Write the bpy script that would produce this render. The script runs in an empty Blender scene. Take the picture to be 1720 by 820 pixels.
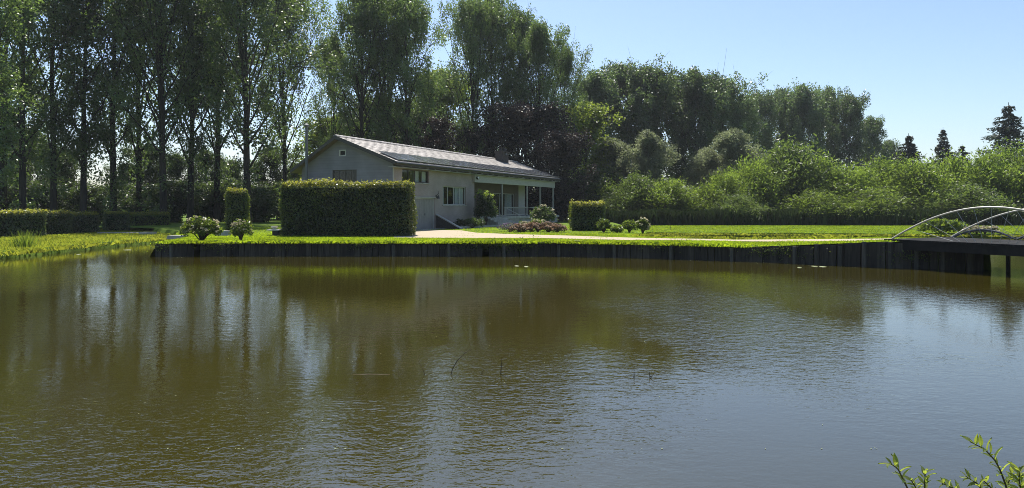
import bpy, math, random
import numpy as np
from mathutils import Vector, Matrix

# ------------------------------------------------------------------ camera, sky, sun, exposure
S = bpy.context.scene
COL = S.collection
F, HZ, EYE = 1200.0, 348.0, 2.2          # focal length in photo pixels, horizon row, eye height above the water
cam_d = bpy.data.cameras.new('camera'); cam = bpy.data.objects.new('camera', cam_d); COL.objects.link(cam)
cam_d.sensor_width = 36; cam_d.lens = 36 * F / 1720; cam_d.shift_y = -(410 - HZ) / 1720
cam_d.clip_start = 0.1; cam_d.clip_end = 9000
cam.location = (0, 0, EYE); cam.rotation_euler = (math.pi / 2, 0, 0)
S.camera = cam
SUN_EL, SUN_AZ = math.radians(60), math.radians(-13)      # azimuth from +Y towards +X
W = bpy.data.worlds.new('World'); S.world = W; W.use_nodes = True
wn = W.node_tree.nodes; wl = W.node_tree.links; wn.clear()
sky = wn.new('ShaderNodeTexSky'); sky.sky_type = 'NISHITA'; sky.sun_disc = False
sky.sun_elevation = SUN_EL; sky.sun_rotation = SUN_AZ
sky.air_density = 1.0; sky.dust_density = 1.0; sky.ozone_density = 3.6
bg = wn.new('ShaderNodeBackground'); bg.inputs['Strength'].default_value = 0.092
wo = wn.new('ShaderNodeOutputWorld')
wl.new(sky.outputs[0], bg.inputs[0]); wl.new(bg.outputs[0], wo.inputs[0])
sd = bpy.data.lights.new('sun', 'SUN'); sd.energy = 4.6; sd.angle = math.radians(0.53); sd.color = (1, .95, .86)
sun = bpy.data.objects.new('sun', sd); COL.objects.link(sun)
sv = Vector((math.sin(SUN_AZ) * math.cos(SUN_EL), math.cos(SUN_AZ) * math.cos(SUN_EL), math.sin(SUN_EL)))
sun.rotation_euler = sv.to_track_quat('Z', 'Y').to_euler(); sun.location = (0, 0, 60)
S.view_settings.view_transform = 'Standard'; S.view_settings.look = 'None'
S.view_settings.exposure = 0.85; S.view_settings.gamma = 1
S.cycles.pixel_filter_type = 'BLACKMAN_HARRIS'; S.cycles.filter_width = .9; S.cycles.use_denoising = True; S.cycles.denoising_prefilter = 'NONE'
S.cycles.max_bounces = 7; S.cycles.diffuse_bounces = 3; S.cycles.glossy_bounces = 4
S.cycles.transparent_max_bounces = 8; S.cycles.transmission_bounces = 4
S.cycles.caustics_reflective = False; S.cycles.caustics_refractive = False

# ------------------------------------------------------------------ helpers
R = np.random.default_rng(7)
random.seed(5)


def at(px, d):
    """ground position of a photo column at a distance"""
    return ((px - 860) / F * d, d)


def tag(o, label=None, cat=None, group=None, kind=None):
    if label: o['label'] = label
    if cat: o['category'] = cat
    if group: o['group'] = group
    if kind: o['kind'] = kind
    return o


def empty(name, loc, rz=0, scale=(1, 1, 1)):
    o = bpy.data.objects.new(name, None); COL.objects.link(o)
    o.location = loc; o.rotation_euler = (0, 0, rz); o.scale = scale; o.empty_display_size = .3
    return o


def link(name, me, parent=None):
    o = bpy.data.objects.new(name, me); COL.objects.link(o)
    if parent: o.parent = parent
    return o


class MB:
    """polygon collector"""
    def __init__(s): s.v = []; s.f = []; s.m = []; s.tri = False
    def poly(s, pts, mi=0):
        n = len(s.v); s.v += [tuple(p) for p in pts]; s.f.append(tuple(range(n, n + len(pts)))); s.m.append(mi)
    def hexa(s, c, mi=0):      # 8 corners: bottom 4 ccw, top 4 ccw
        n = len(s.v); s.v += [tuple(p) for p in c]
        for f in ((3, 2, 1, 0), (4, 5, 6, 7), (0, 1, 5, 4), (1, 2, 6, 5), (2, 3, 7, 6), (3, 0, 4, 7)):
            s.f.append(tuple(n + i for i in f)); s.m.append(mi)
    def box(s, x0, x1, y0, y1, z0, z1, mi=0):
        s.hexa([(x0, y0, z0), (x1, y0, z0), (x1, y1, z0), (x0, y1, z0), (x0, y0, z1), (x1, y0, z1), (x1, y1, z1), (x0, y1, z1)], mi)
    def prism(s, pts, vec, mi=0):
        n = len(s.v); k = len(pts); a = [tuple(p) for p in pts]; b = [tuple(Vector(p) + Vector(vec)) for p in pts]
        s.v += a + b; s.f.append(tuple(range(n + k - 1, n - 1, -1))); s.m.append(mi)
        s.f.append(tuple(range(n + k, n + 2 * k))); s.m.append(mi)
        for i in range(k):
            j = (i + 1) % k; s.f.append((n + i, n + j, n + k + j, n + k + i)); s.m.append(mi)
    def tube(s, pts, r, sides=8, mi=0):
        if not hasattr(r, '__len__'): r = [r] * len(pts)
        n = len(s.v); pts = [Vector(p) for p in pts]
        for i, p in enumerate(pts):
            t = (pts[min(i + 1, len(pts) - 1)] - pts[max(i - 1, 0)]).normalized()
            u = t.orthogonal().normalized() if abs(t.z) < .95 else t.cross(Vector((0, 1, 0))).normalized()
            if abs(t.z) < .95: u = t.cross(Vector((0, 0, 1))).normalized()
            w = t.cross(u)
            for k in range(sides):
                a = 2 * math.pi * k / sides
                s.v.append(tuple(p + (u * math.cos(a) + w * math.sin(a)) * r[i]))
        for i in range(len(pts) - 1):
            for k in range(sides):
                k2 = (k + 1) % sides
                s.f.append((n + i * sides + k, n + i * sides + k2, n + (i + 1) * sides + k2, n + (i + 1) * sides + k)); s.m.append(mi)
        s.f.append(tuple(n + k for k in range(sides - 1, -1, -1))); s.m.append(mi)
        e = n + (len(pts) - 1) * sides
        s.f.append(tuple(e + k for k in range(sides))); s.m.append(mi)
    def lathe(s, prof, c=(0, 0, 0), sides=16, mi=0):
        n = len(s.v)
        for (r, z) in prof:
            for k in range(sides):
                a = 2 * math.pi * k / sides; s.v.append((c[0] + r * math.cos(a), c[1] + r * math.sin(a), c[2] + z))
        for i in range(len(prof) - 1):
            for k in range(sides):
                k2 = (k + 1) % sides
                s.f.append((n + i * sides + k, n + i * sides + k2, n + (i + 1) * sides + k2, n + (i + 1) * sides + k)); s.m.append(mi)
    def mesh(s, name, mats):
        me = bpy.data.meshes.new(name); me.from_pydata(s.v, [], s.f)
        for m in (mats if isinstance(mats, (list, tuple)) else [mats]): me.materials.append(m)
        me.polygons.foreach_set('material_index', s.m); me.update()
        return me
    def build(s, name, mats, parent=None): return link(name, s.mesh(name, mats), parent)


def unit(a): return a / np.maximum(np.linalg.norm(a, axis=-1, keepdims=True), 1e-9)


class Q:
    """quad collector on arrays: leaves, blades, tubes"""
    def __init__(s): s.V = []; s.M = []; s.T = []
    def quads(s, v, mi=0):      # v: (n,4,3)
        s.V.append(np.asarray(v, np.float32).reshape(-1, 4, 3)); s.M.append(np.full(len(s.V[-1]), mi, np.int32))
    def leaves(s, p, size, asp=.6, up=.5, dirs=None, mi=0, spread=.5):
        n = len(p)
        if n == 0: return
        if not hasattr(size, '__len__'): size = size * R.uniform(.7, 1.3, n)
        g = R.normal(size=(n, 3))
        if dirs is None:
            nn = unit(g + np.array([0, 0, up * 1.6])); a = unit(np.cross(nn, R.normal(size=(n, 3))))
        else:
            a = unit(dirs + spread * g); nn = unit(np.cross(a, R.normal(size=(n, 3))) + 1e-6)
        b = np.cross(nn, a); h = (size * .5)[:, None]; w = h * asp; k = nn * h * .22
        s.quads(np.stack([p - a * h, p + b * w + k, p + a * h, p - b * w + k], 1), mi)
    def tube(s, pts, rad, sides=6, mi=0):
        pts = np.asarray(pts, float); K = len(pts); rad = np.broadcast_to(np.asarray(rad, float), (K,))
        t = unit(np.gradient(pts, axis=0)); ref = np.array([0, 1, 0.]) if abs(t[0, 2]) > .7 else np.array([0, 0, 1.])
        u = unit(np.cross(t, ref)); w = np.cross(t, u); an = np.arange(sides + 1) * 2 * np.pi / sides
        ring = pts[:, None] + rad[:, None, None] * (np.cos(an)[None, :, None] * u[:, None] + np.sin(an)[None, :, None] * w[:, None])
        q = np.stack([ring[:-1, :-1], ring[:-1, 1:], ring[1:, 1:], ring[1:, :-1]], 2)
        s.quads(q.reshape(-1, 4, 3), mi)
    def core(s, x, y, z0, z1, mi=0):
        b = MB(); b.box(-x, x, -y, y, z0, z1)
        v = np.array(b.v)
        s.quads(np.stack([v[list(f)] for f in b.f]), mi)
    def mesh(s, name, mats):
        v = np.concatenate(s.V); n = len(v); me = bpy.data.meshes.new(name)
        me.vertices.add(4 * n); me.vertices.foreach_set('co', v.reshape(-1))
        me.loops.add(4 * n); me.loops.foreach_set('vertex_index', np.arange(4 * n, dtype=np.int32))
        me.polygons.add(n); me.polygons.foreach_set('loop_start', np.arange(0, 4 * n, 4, dtype=np.int32))
        for m in (mats if isinstance(mats, (list, tuple)) else [mats]): me.materials.append(m)
        me.polygons.foreach_set('material_index', np.concatenate(s.M)); me.update(calc_edges=True)
        return me
    def build(s, name, mats, parent=None): return link(name, s.mesh(name, mats), parent)


def inpoly(x, y, poly):
    c = np.zeros(len(x), bool); n = len(poly)
    for i in range(n):
        x1, y1 = poly[i]; x2, y2 = poly[i - 1]
        if y1 == y2: continue
        c ^= ((y1 > y) != (y2 > y)) & (x < (x2 - x1) * (y - y1) / (y2 - y1) + x1)
    return c


# ------------------------------------------------------------------ materials
def nt(name):
    m = bpy.data.materials.new(name); m.use_nodes = True; t = m.node_tree; t.nodes.clear()
    o = t.nodes.new('ShaderNodeOutputMaterial'); return m, t, o


def node(t, typ, **kw):
    n = t.nodes.new(typ)
    for k, v in kw.items():
        if k.startswith('_'): setattr(n, k[1:], v)
        else: n.inputs[k.replace('__', ' ')].default_value = v
    return n


def ramp(t, fac, stops):
    r = t.nodes.new('ShaderNodeValToRGB'); e = r.color_ramp.elements
    while len(e) < len(stops): e.new(.5)
    for i, (p, c) in enumerate(stops): e[i].position = p; e[i].color = (*c, 1)
    t.links.new(fac, r.inputs[0]); return r.outputs[0]


def leafmat(name, cols, trans=.4, tcol=(.16, .24, .03), rough=.42, spec=.5):
    m, t, o = nt(name); L = t.links.new
    g = node(t, 'ShaderNodeNewGeometry'); oi = node(t, 'ShaderNodeObjectInfo')
    c = ramp(t, g.outputs['Random Per Island'], [(i / max(len(cols) - 1, 1), k) for i, k in enumerate(cols)])
    hs = node(t, 'ShaderNodeHueSaturation'); L(c, hs.inputs['Color'])
    mr = node(t, 'ShaderNodeMapRange'); mr.inputs['To Min'].default_value = .8; mr.inputs['To Max'].default_value = 1.2
    L(oi.outputs['Random'], mr.inputs[0])
    tc = node(t, 'ShaderNodeTexCoord'); nz = node(t, 'ShaderNodeTexNoise', Scale=.55, Detail=3); L(tc.outputs['Object'], nz.inputs['Vector'])
    m3 = node(t, 'ShaderNodeMapRange'); m3.inputs['From Min'].default_value = .32; m3.inputs['From Max'].default_value = .68; m3.inputs['To Min'].default_value = .68; m3.inputs['To Max'].default_value = 1.32; L(nz.outputs['Fac'], m3.inputs[0])
    m4 = node(t, 'ShaderNodeMath', _operation='MULTIPLY'); L(mr.outputs[0], m4.inputs[0]); L(m3.outputs[0], m4.inputs[1]); mr = m4; L(mr.outputs[0], hs.inputs['Value'])
    p = node(t, 'ShaderNodeBsdfPrincipled', Roughness=rough); p.inputs['Specular IOR Level'].default_value = spec
    L(hs.outputs[0], p.inputs['Base Color'])
    tr = node(t, 'ShaderNodeBsdfTranslucent'); mx2 = node(t, 'ShaderNodeMix', _data_type='RGBA', _blend_type='MULTIPLY')
    mx2.inputs[0].default_value = 0.0
    hs2 = node(t, 'ShaderNodeHueSaturation'); hs2.inputs['Color'].default_value = (*tcol, 1); L(mr.outputs[0], hs2.inputs['Value'])
    L(hs2.outputs[0], tr.inputs[0])
    mx = node(t, 'ShaderNodeMixShader'); mx.inputs[0].default_value = trans
    L(p.outputs[0], mx.inputs[1]); L(tr.outputs[0], mx.inputs[2]); L(mx.outputs[0], o.inputs[0])
    return m


def solid(name, col, rough=.6, spec=.4, metal=0, vary=.15, scale=6, bump=.0, bscale=40, objvar=0, streak=0, stretch=(1, 1, 1)):
    m, t, o = nt(name); L = t.links.new
    p = node(t, 'ShaderNodeBsdfPrincipled', Roughness=rough, Metallic=metal); p.inputs['Specular IOR Level'].default_value = spec
    tc = node(t, 'ShaderNodeTexCoord'); mp = node(t, 'ShaderNodeMapping'); mp.inputs['Scale'].default_value = stretch
    L(tc.outputs['Object'], mp.inputs[0])
    oi = node(t, 'ShaderNodeObjectInfo')
    va = node(t, 'ShaderNodeVectorMath', _operation='ADD'); L(mp.outputs[0], va.inputs[0])
    sc = node(t, 'ShaderNodeVectorMath', _operation='SCALE'); sc.inputs[0].default_value = (17, 31, 9)
    L(oi.outputs['Random'], sc.inputs['Scale']); L(sc.outputs[0], va.inputs[1])
    n = node(t, 'ShaderNodeTexNoise', Scale=scale, Detail=6, Roughness=.65); L(va.outputs[0], n.inputs['Vector'])
    mr = node(t, 'ShaderNodeMapRange'); mr.inputs['From Min'].default_value = .3; mr.inputs['From Max'].default_value = .7
    mr.inputs['To Min'].default_value = 1 - vary; mr.inputs['To Max'].default_value = 1 + vary; L(n.outputs['Fac'], mr.inputs[0])
    val = mr.outputs[0]
    if objvar:
        m2 = node(t, 'ShaderNodeMapRange'); m2.inputs['To Min'].default_value = 1 - objvar; m2.inputs['To Max'].default_value = 1 + objvar
        L(oi.outputs['Random'], m2.inputs[0]); mu = node(t, 'ShaderNodeMath', _operation='MULTIPLY'); L(val, mu.inputs[0]); L(m2.outputs[0], mu.inputs[1]); val = mu.outputs[0]
    hs = node(t, 'ShaderNodeHueSaturation'); hs.inputs['Color'].default_value = (*col, 1); L(val, hs.inputs['Value'])
    L(hs.outputs[0], p.inputs['Base Color'])
    if bump:
        nb = node(t, 'ShaderNodeTexNoise', Scale=bscale, Detail=4); L(va.outputs[0], nb.inputs['Vector'])
        b = node(t, 'ShaderNodeBump', Strength=bump, Distance=.02); L(nb.outputs['Fac'], b.inputs['Height']); L(b.outputs[0], p.inputs['Normal'])
    L(p.outputs[0], o.inputs[0]); return m


M = {}
M['leaf_poplar'] = leafmat('poplar leaf', [(.044, .071, .030), (.060, .096, .038), (.080, .115, .050), (.115, .143, .076)], .42, (.175, .265, .05), .36, .7)
M['leaf_poplar_far'] = leafmat('far poplar leaf', [(.043, .070, .036), (.062, .095, .049), (.10, .13, .076)], .4, (.165, .245, .07), .42, .6)
M['leaf_beech'] = leafmat('copper beech leaf', [(.016, .012, .012), (.024, .018, .016), (.028, .030, .016)], .22, (.05, .028, .026), .45, .35)
M['leaf_lime'] = leafmat('light green leaf', [(.07, .11, .024), (.10, .15, .03), (.125, .17, .04)], .46, (.33, .42, .05), .45, .4)
M['leaf_grey'] = leafmat('grey willow leaf', [(.08, .10, .06), (.11, .13, .08), (.14, .155, .10)], .42, (.24, .28, .13), .5, .4)
M['leaf_willow'] = leafmat('willow shrub leaf', [(.057, .096, .02), (.078, .126, .026), (.105, .15, .036)], .46, (.265, .375, .045), .45, .4)
M['leaf_mid'] = leafmat('dull willow leaf', [(.046, .076, .024), (.064, .098, .030), (.085, .118, .040)], .4, (.19, .275, .048), .45, .4)
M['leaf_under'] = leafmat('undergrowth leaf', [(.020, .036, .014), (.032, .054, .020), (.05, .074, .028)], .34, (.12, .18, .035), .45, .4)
M['leaf_hedge'] = leafmat('hornbeam hedge leaf', [(.032, .050, .011), (.045, .068, .014), (.065, .085, .02)], .4, (.24, .29, .03), .32, .7)
M['leaf_growth_sunrim'] = leafmat('fresh shoots with painted sun rim', [(.09, .115, .02), (.13, .15, .03), (.15, .13, .045)], .5, (.42, .42, .05), .45, .4)  # new shoots, yellowed and brightened so the colour carries the sunlit top rim
M['leaf_box'] = leafmat('low hedge leaf', [(.032, .052, .022), (.046, .07, .028), (.07, .095, .045)], .33, (.15, .2, .05), .4, .5)
M['leaf_spruce'] = leafmat('spruce needle', [(.014, .026, .018), (.022, .038, .026), (.034, .052, .036)], .15, (.05, .08, .03), .5, .35)
M['leaf_shrub'] = leafmat('garden shrub leaf', [(.035, .062, .014), (.055, .09, .02), (.08, .115, .03)], .42, (.24, .33, .03), .36, .5)
M['leaf_purple'] = leafmat('reddish bedding leaf', [(.06, .05, .03), (.085, .06, .04), (.10, .11, .04)], .35, (.25, .14, .08), .5, .3)
M['leaf_fore'] = leafmat('bank sprig leaf', [(.09, .125, .03), (.125, .165, .05), (.17, .19, .08)], .5, (.40, .48, .06), .6, .25)
M['grass'] = leafmat('lawn blade', [(.075, .125, .010), (.10, .16, .012), (.13, .19, .016)], .5, (.40, .52, .02), .5, .25)
M['grass_rough'] = leafmat('rough grass blade', [(.08, .11, .012), (.12, .15, .02), (.17, .17, .035)], .5, (.42, .46, .04), .5, .25)
M['reed'] = leafmat('reed blade', [(.018, .030, .009), (.028, .043, .012), (.036, .052, .015)], .1, (.08, .12, .025), .6, .2)
M['petal_white'] = leafmat('cream petal', [(.38, .34, .20), (.55, .50, .34)], .35, (.5, .46, .3), .6, .2)
M['petal_pink'] = leafmat('faded pink petal', [(.30, .20, .15), (.38, .28, .19)], .35, (.4, .26, .18), .6, .2)
M['petal_lilac'] = leafmat('lavender petal', [(.16, .13, .18), (.22, .18, .24)], .3, (.2, .15, .22), .6, .2)
M['bark'] = solid('poplar bark', (.038, .034, .029), .9, .2, vary=.5, scale=3, bump=.6, bscale=14, stretch=(1, 1, .25))
M['twig'] = solid('twig bark', (.07, .05, .035), .9, .2, vary=.4, scale=8)
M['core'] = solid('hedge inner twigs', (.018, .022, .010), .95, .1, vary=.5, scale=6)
M['soil'] = solid('grass ground', (.095, .15, .014), .95, .1, vary=.5, scale=1.3, bump=.5, bscale=20)
M['gravel'] = solid('pale gravel', (.39, .325, .235), .95, .15, vary=.22, scale=14, bump=.5, bscale=60)
M['plank'] = solid('wet dark timber', (.040, .035, .027), .8, .3, vary=.7, scale=5, bump=.5, bscale=16, objvar=.45, stretch=(3, 3, .6))
M['post_wood'] = solid('greyed post timber', (.085, .08, .065), .85, .25, vary=.5, scale=5, bump=.5, bscale=16, objvar=.4, stretch=(3, 3, .5))
M['cap'] = solid('weathered cap board', (.26, .23, .18), .85, .25, vary=.35, scale=4, bump=.3, bscale=20)
M['concrete'] = solid('old concrete', (.34, .33, .30), .9, .25, vary=.3, scale=3, bump=.4, bscale=30)
M['trim'] = solid('dark brown rake board', (.055, .047, .042), .55, .4, vary=.2)
M['soffit'] = solid('varnished soffit', (.16, .125, .085), .6, .35, vary=.2, scale=3, stretch=(1, 8, 1))
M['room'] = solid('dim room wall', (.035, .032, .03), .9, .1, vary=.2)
M['post_grey'] = solid('grey post paint', (.27, .26, .245), .5, .4, vary=.08)
M['white'] = solid('off white paint', (.46, .44, .41), .5, .4, vary=.08, scale=2, bump=.1)
M['board'] = solid('pale grey boarding', (.36, .345, .32), .6, .35, vary=.12, scale=3)
M['door'] = solid('grey door boards', (.235, .218, .20), .6, .35, vary=.12, scale=3, objvar=.06)
M['frame'] = solid('dark window frame', (.07, .055, .045), .5, .4, vary=.2)
M['frame_light'] = solid('pale window frame', (.40, .39, .37), .5, .4, vary=.1)
M['curtain'] = solid('net curtain', (.6, .6, .62), .9, .1, vary=.12, scale=8, stretch=(6, 6, .3))
M['metal'] = solid('dull steel', (.32, .33, .34), .45, .5, metal=.7, vary=.15)
M['steel_dark'] = solid('grey cabinet', (.10, .105, .11), .5, .5, vary=.1)
M['gutter'] = solid('dark gutter', (.035, .033, .035), .45, .5, vary=.1)
M['bridge'] = solid('cream painted steel', (.44, .41, .35), .45, .5, vary=.15, scale=5)
M['bridge_dark'] = solid('dark painted steel', (.06, .062, .065), .5, .5, vary=.2)
M['deck'] = solid('dark bridge boards', (.016, .015, .014), .85, .2, vary=.4, scale=4, bump=.4, objvar=.3)
M['brick_dark'] = solid('dark chimney brick', (.06, .052, .05), .9, .2, vary=.35, scale=9, bump=.3)
M['stone'] = solid('pale garden stone', (.55, .53, .48), .85, .25, vary=.25, scale=6, bump=.3)
M['black'] = solid('dark planter', (.025, .024, .023), .7, .3, vary=.2)
M['lampglass'] = solid('lamp cover', (.6, .6, .58), .2, .6, vary=.02)
M['wood_dark'] = solid('dark front door', (.05, .035, .028), .55, .4, vary=.3, scale=3, stretch=(4, 4, .5))
M['lily'] = solid('floating leaf', (.20, .23, .10), .5, .4, vary=.3)


def wallmat(name, col, rows=.075, blen=.22, depth=.35, contrast=.1):
    m, t, o = nt(name); L = t.links.new
    tc = node(t, 'ShaderNodeTexCoord'); sx = node(t, 'ShaderNodeSeparateXYZ'); L(tc.outputs['Object'], sx.inputs[0])
    ad = node(t, 'ShaderNodeMath', _operation='ADD'); L(sx.outputs[0], ad.inputs[0]); L(sx.outputs[1], ad.inputs[1])
    cb = node(t, 'ShaderNodeCombineXYZ'); L(ad.outputs[0], cb.inputs[0]); L(sx.outputs[2], cb.inputs[1])
    br = node(t, 'ShaderNodeTexBrick', Scale=1.0); br.inputs['Mortar Size'].default_value = .008
    br.inputs['Brick Width'].default_value = blen; br.inputs['Row Height'].default_value = rows
    br.inputs['Color1'].default_value = (*[c * (1 + contrast) for c in col], 1); br.inputs['Color2'].default_value = (*[c * (1 - contrast) for c in col], 1)
    br.inputs['Mortar'].default_value = (*[c * .8 for c in col], 1); L(cb.outputs[0], br.inputs['Vector'])
    n = node(t, 'ShaderNodeTexNoise', Scale=.7, Detail=6); L(tc.outputs['Object'], n.inputs['Vector'])
    mr = node(t, 'ShaderNodeMapRange'); mr.inputs['From Min'].default_value = .3; mr.inputs['From Max'].default_value = .7
    mr.inputs['To Min'].default_value = .82; mr.inputs['To Max'].default_value = 1.12; L(n.outputs['Fac'], mr.inputs[0])
    hs = node(t, 'ShaderNodeHueSaturation'); L(br.outputs['Color'], hs.inputs['Color']); L(mr.outputs[0], hs.inputs['Value'])
    p = node(t, 'ShaderNodeBsdfPrincipled', Roughness=.85); p.inputs['Specular IOR Level'].default_value = .25
    L(hs.outputs[0], p.inputs['Base Color'])
    b = node(t, 'ShaderNodeBump', Strength=depth, Distance=.01); b.invert = True; L(br.outputs['Fac'], b.inputs['Height']); L(b.outputs[0], p.inputs['Normal'])
    L(p.outputs[0], o.inputs[0]); return m


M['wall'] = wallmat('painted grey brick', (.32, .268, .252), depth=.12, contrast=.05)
M['gable'] = wallmat('grey gable boarding', (.228, .214, .238), .18, 40, .5, .04)
M['porch'] = wallmat('porch wall with painted shade', (.15, .125, .105), depth=.12, contrast=.05)  # darker than the other walls: the shade of the recess is in the colour
M['tile'] = solid('grey roof tile', (.27, .25, .235), .7, .35, vary=.25, scale=5, bump=.2)


def tilemat():
    m, t, o = nt('weathered roof tile'); L = t.links.new
    g = node(t, 'ShaderNodeNewGeometry'); tc = node(t, 'ShaderNodeTexCoord')
    n = node(t, 'ShaderNodeTexNoise', Scale=1.2, Detail=7, Roughness=.7); L(tc.outputs['Object'], n.inputs['Vector'])
    ad = node(t, 'ShaderNodeMath', _operation='ADD'); L(g.outputs['Random Per Island'], ad.inputs[0]); L(n.outputs['Fac'], ad.inputs[1])
    mu = node(t, 'ShaderNodeMath', _operation='MULTIPLY'); mu.inputs[1].default_value = .5; L(ad.outputs[0], mu.inputs[0])
    c = ramp(t, mu.outputs[0], [(.15, (.22, .20, .185)), (.5, (.35, .32, .30)), (.85, (.47, .435, .405))])
    p = node(t, 'ShaderNodeBsdfPrincipled', Roughness=.62); p.inputs['Specular IOR Level'].default_value = .4
    L(c, p.inputs['Base Color']); L(p.outputs[0], o.inputs[0]); return m


M['tile'] = tilemat()


def panelmat():
    m, t, o = nt('solar cells'); L = t.links.new
    tc = node(t, 'ShaderNodeTexCoord'); br = node(t, 'ShaderNodeTexBrick', Scale=1.0, _offset=0.0)
    br.inputs['Brick Width'].default_value = .165; br.inputs['Row Height'].default_value = .165; br.inputs['Mortar Size'].default_value = .006
    br.inputs['Color1'].default_value = (.05, .056, .07, 1); br.inputs['Color2'].default_value = (.06, .066, .08, 1); br.inputs['Mortar'].default_value = (.2, .2, .22, 1)
    L(tc.outputs['Object'], br.inputs['Vector'])
    p = node(t, 'ShaderNodeBsdfPrincipled', Roughness=.22); p.inputs['Specular IOR Level'].default_value = .8
    p.inputs['Coat Weight'].default_value = .6; p.inputs['Coat Roughness'].default_value = .08
    L(br.outputs['Color'], p.inputs['Base Color']); L(p.outputs[0], o.inputs[0]); return m


M['panel'] = panelmat()


def glassmat():
    m, t, o = nt('window glass'); L = t.links.new
    fr = node(t, 'ShaderNodeLayerWeight', Blend=.5); tr = node(t, 'ShaderNodeBsdfTransparent'); tr.inputs[0].default_value = (.85, .88, .88, 1)
    gl = node(t, 'ShaderNodeBsdfGlossy', Roughness=.02)
    ad = node(t, 'ShaderNodeMath', _operation='ADD'); ad.inputs[1].default_value = .035; pw = node(t, 'ShaderNodeMath', _operation='POWER'); pw.inputs[1].default_value = 4.5; L(fr.outputs['Facing'], pw.inputs[0]); L(pw.outputs[0], ad.inputs[0])
    mx = node(t, 'ShaderNodeMixShader'); L(ad.outputs[0], mx.inputs[0]); L(tr.outputs[0], mx.inputs[1]); L(gl.outputs[0], mx.inputs[2])
    L(mx.outputs[0], o.inputs[0]); return m


M['glass'] = glassmat()


def watermat():
    m, t, o = nt('murky pond water'); L = t.links.new
    tc = node(t, 'ShaderNodeTexCoord')
    def mapped(sx, sy, rz=0):
        mp = node(t, 'ShaderNodeMapping'); mp.inputs['Scale'].default_value = (sx, sy, 1); mp.inputs['Rotation'].default_value = (0, 0, rz)
        L(tc.outputs['Object'], mp.inputs[0]); return mp.outputs[0]
    def noise(sc, sx, sy, det=2, rz=0, dist=0):
        n = node(t, 'ShaderNodeTexNoise', Scale=sc, Detail=det, Roughness=.55, Distortion=dist); L(mapped(sx, sy, rz), n.inputs['Vector']); return n.outputs['Fac']
    def math_(op, a, b):
        n = node(t, 'ShaderNodeMath', _operation=op)
        for i, k in enumerate((a, b)):
            if isinstance(k, (int, float)): n.inputs[i].default_value = k
            else: L(k, n.inputs[i])
        return n.outputs[0]
    # wind patches: ruffled water against calm sheets
    nz = node(t, 'ShaderNodeTexNoise', Scale=.35, Detail=4); L(tc.outputs['Object'], nz.inputs['Vector'])
    sb = node(t, 'ShaderNodeVectorMath', _operation='SUBTRACT'); sb.inputs[1].default_value = (.5, .5, .5); L(nz.outputs['Color'], sb.inputs[0])
    sc_ = node(t, 'ShaderNodeVectorMath', _operation='SCALE'); sc_.inputs['Scale'].default_value = 3.6; L(sb.outputs[0], sc_.inputs[0])
    wv = node(t, 'ShaderNodeVectorMath', _operation='ADD'); L(tc.outputs['Object'], wv.inputs[0]); L(sc_.outputs[0], wv.inputs[1])
    wind = .0
    for (cx, cy, rx, ry, k) in ((-7.3, 5.0, 6.6, 3.6, 1.0), (4.2, 15.5, 1.9, 6.5, .6), (-13.5, 23, 5, 4, .4), (-.2, 8.2, 1.6, 2.6, .6), (-8, 14, 4, 3, .2), (10, 20, 5, 4, .2)):
        a = node(t, 'ShaderNodeVectorMath', _operation='SUBTRACT'); a.inputs[1].default_value = (cx, cy, 0); L(wv.outputs[0], a.inputs[0])
        d_ = node(t, 'ShaderNodeVectorMath', _operation='MULTIPLY'); d_.inputs[1].default_value = (1 / rx, 1 / ry, 0); L(a.outputs[0], d_.inputs[0])
        ln = node(t, 'ShaderNodeVectorMath', _operation='LENGTH'); L(d_.outputs[0], ln.inputs[0])
        mr = node(t, 'ShaderNodeMapRange', _interpolation_type='SMOOTHSTEP'); mr.inputs['From Min'].default_value = 1.55; mr.inputs['From Max'].default_value = .35
        L(ln.outputs['Value'], mr.inputs[0]); wind = math_('MAXIMUM', math_('MULTIPLY', mr.outputs[0], k), wind)
    amp = math_('ADD', .13, math_('MULTIPLY', wind, 1.0))
    h1 = noise(12.5, .75, 1.25, 2, .15, .6)
    h2 = noise(4.2, .8, 1.2, 2, -.25, .3)
    h3 = noise(26, .8, 1.2, 1, .3)
    h = math_('ADD', math_('ADD', math_('MULTIPLY', h1, .5), math_('MULTIPLY', h2, .85)), math_('MULTIPLY', h3, .12))
    h = math_('MULTIPLY', h, amp)
    b = node(t, 'ShaderNodeBump', Strength=1.0, Distance=.016); L(h, b.inputs['Height'])
    silt = noise(.25, 1, 1, 4)
    c = ramp(t, silt, [(.3, (.028, .0240, .0030)), (.7, (.036, .031, .0042))])
    p = node(t, 'ShaderNodeBsdfPrincipled', Roughness=.03, IOR=1.58); p.inputs['Specular IOR Level'].default_value = 1.0; L(c, p.inputs['Base Color']); L(b.outputs[0], p.inputs['Normal'])
    L(p.outputs[0], o.inputs[0]); return m


M['water'] = watermat()

# ------------------------------------------------------------------ ground and water
ZL = .59


def zl(x, y): return ZL + .36 * np.clip((np.asarray(x) / np.maximum(np.asarray(y), 1) - .329) / .188, 0, 1)


b = MB(); n = 40
b.poly([(-70, 2.2, 0), (70, 2.2, 0), (70, 70, 0), (-70, 70, 0)])
water = b.build('pond_water', M['water']); tag(water, kind='structure')


def wobble(pts, step=1.2, amp=.12):
    out = []
    for i in range(len(pts) - 1):
        a, c = np.array(pts[i], float), np.array(pts[i + 1], float); k = max(1, int(np.linalg.norm(c - a) / step))
        for j in range(k):
            p = a + (c - a) * j / k
            if j: p = p + R.normal(size=2) * amp
            out.append(tuple(p))
    out.append(tuple(pts[-1])); return out


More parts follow.
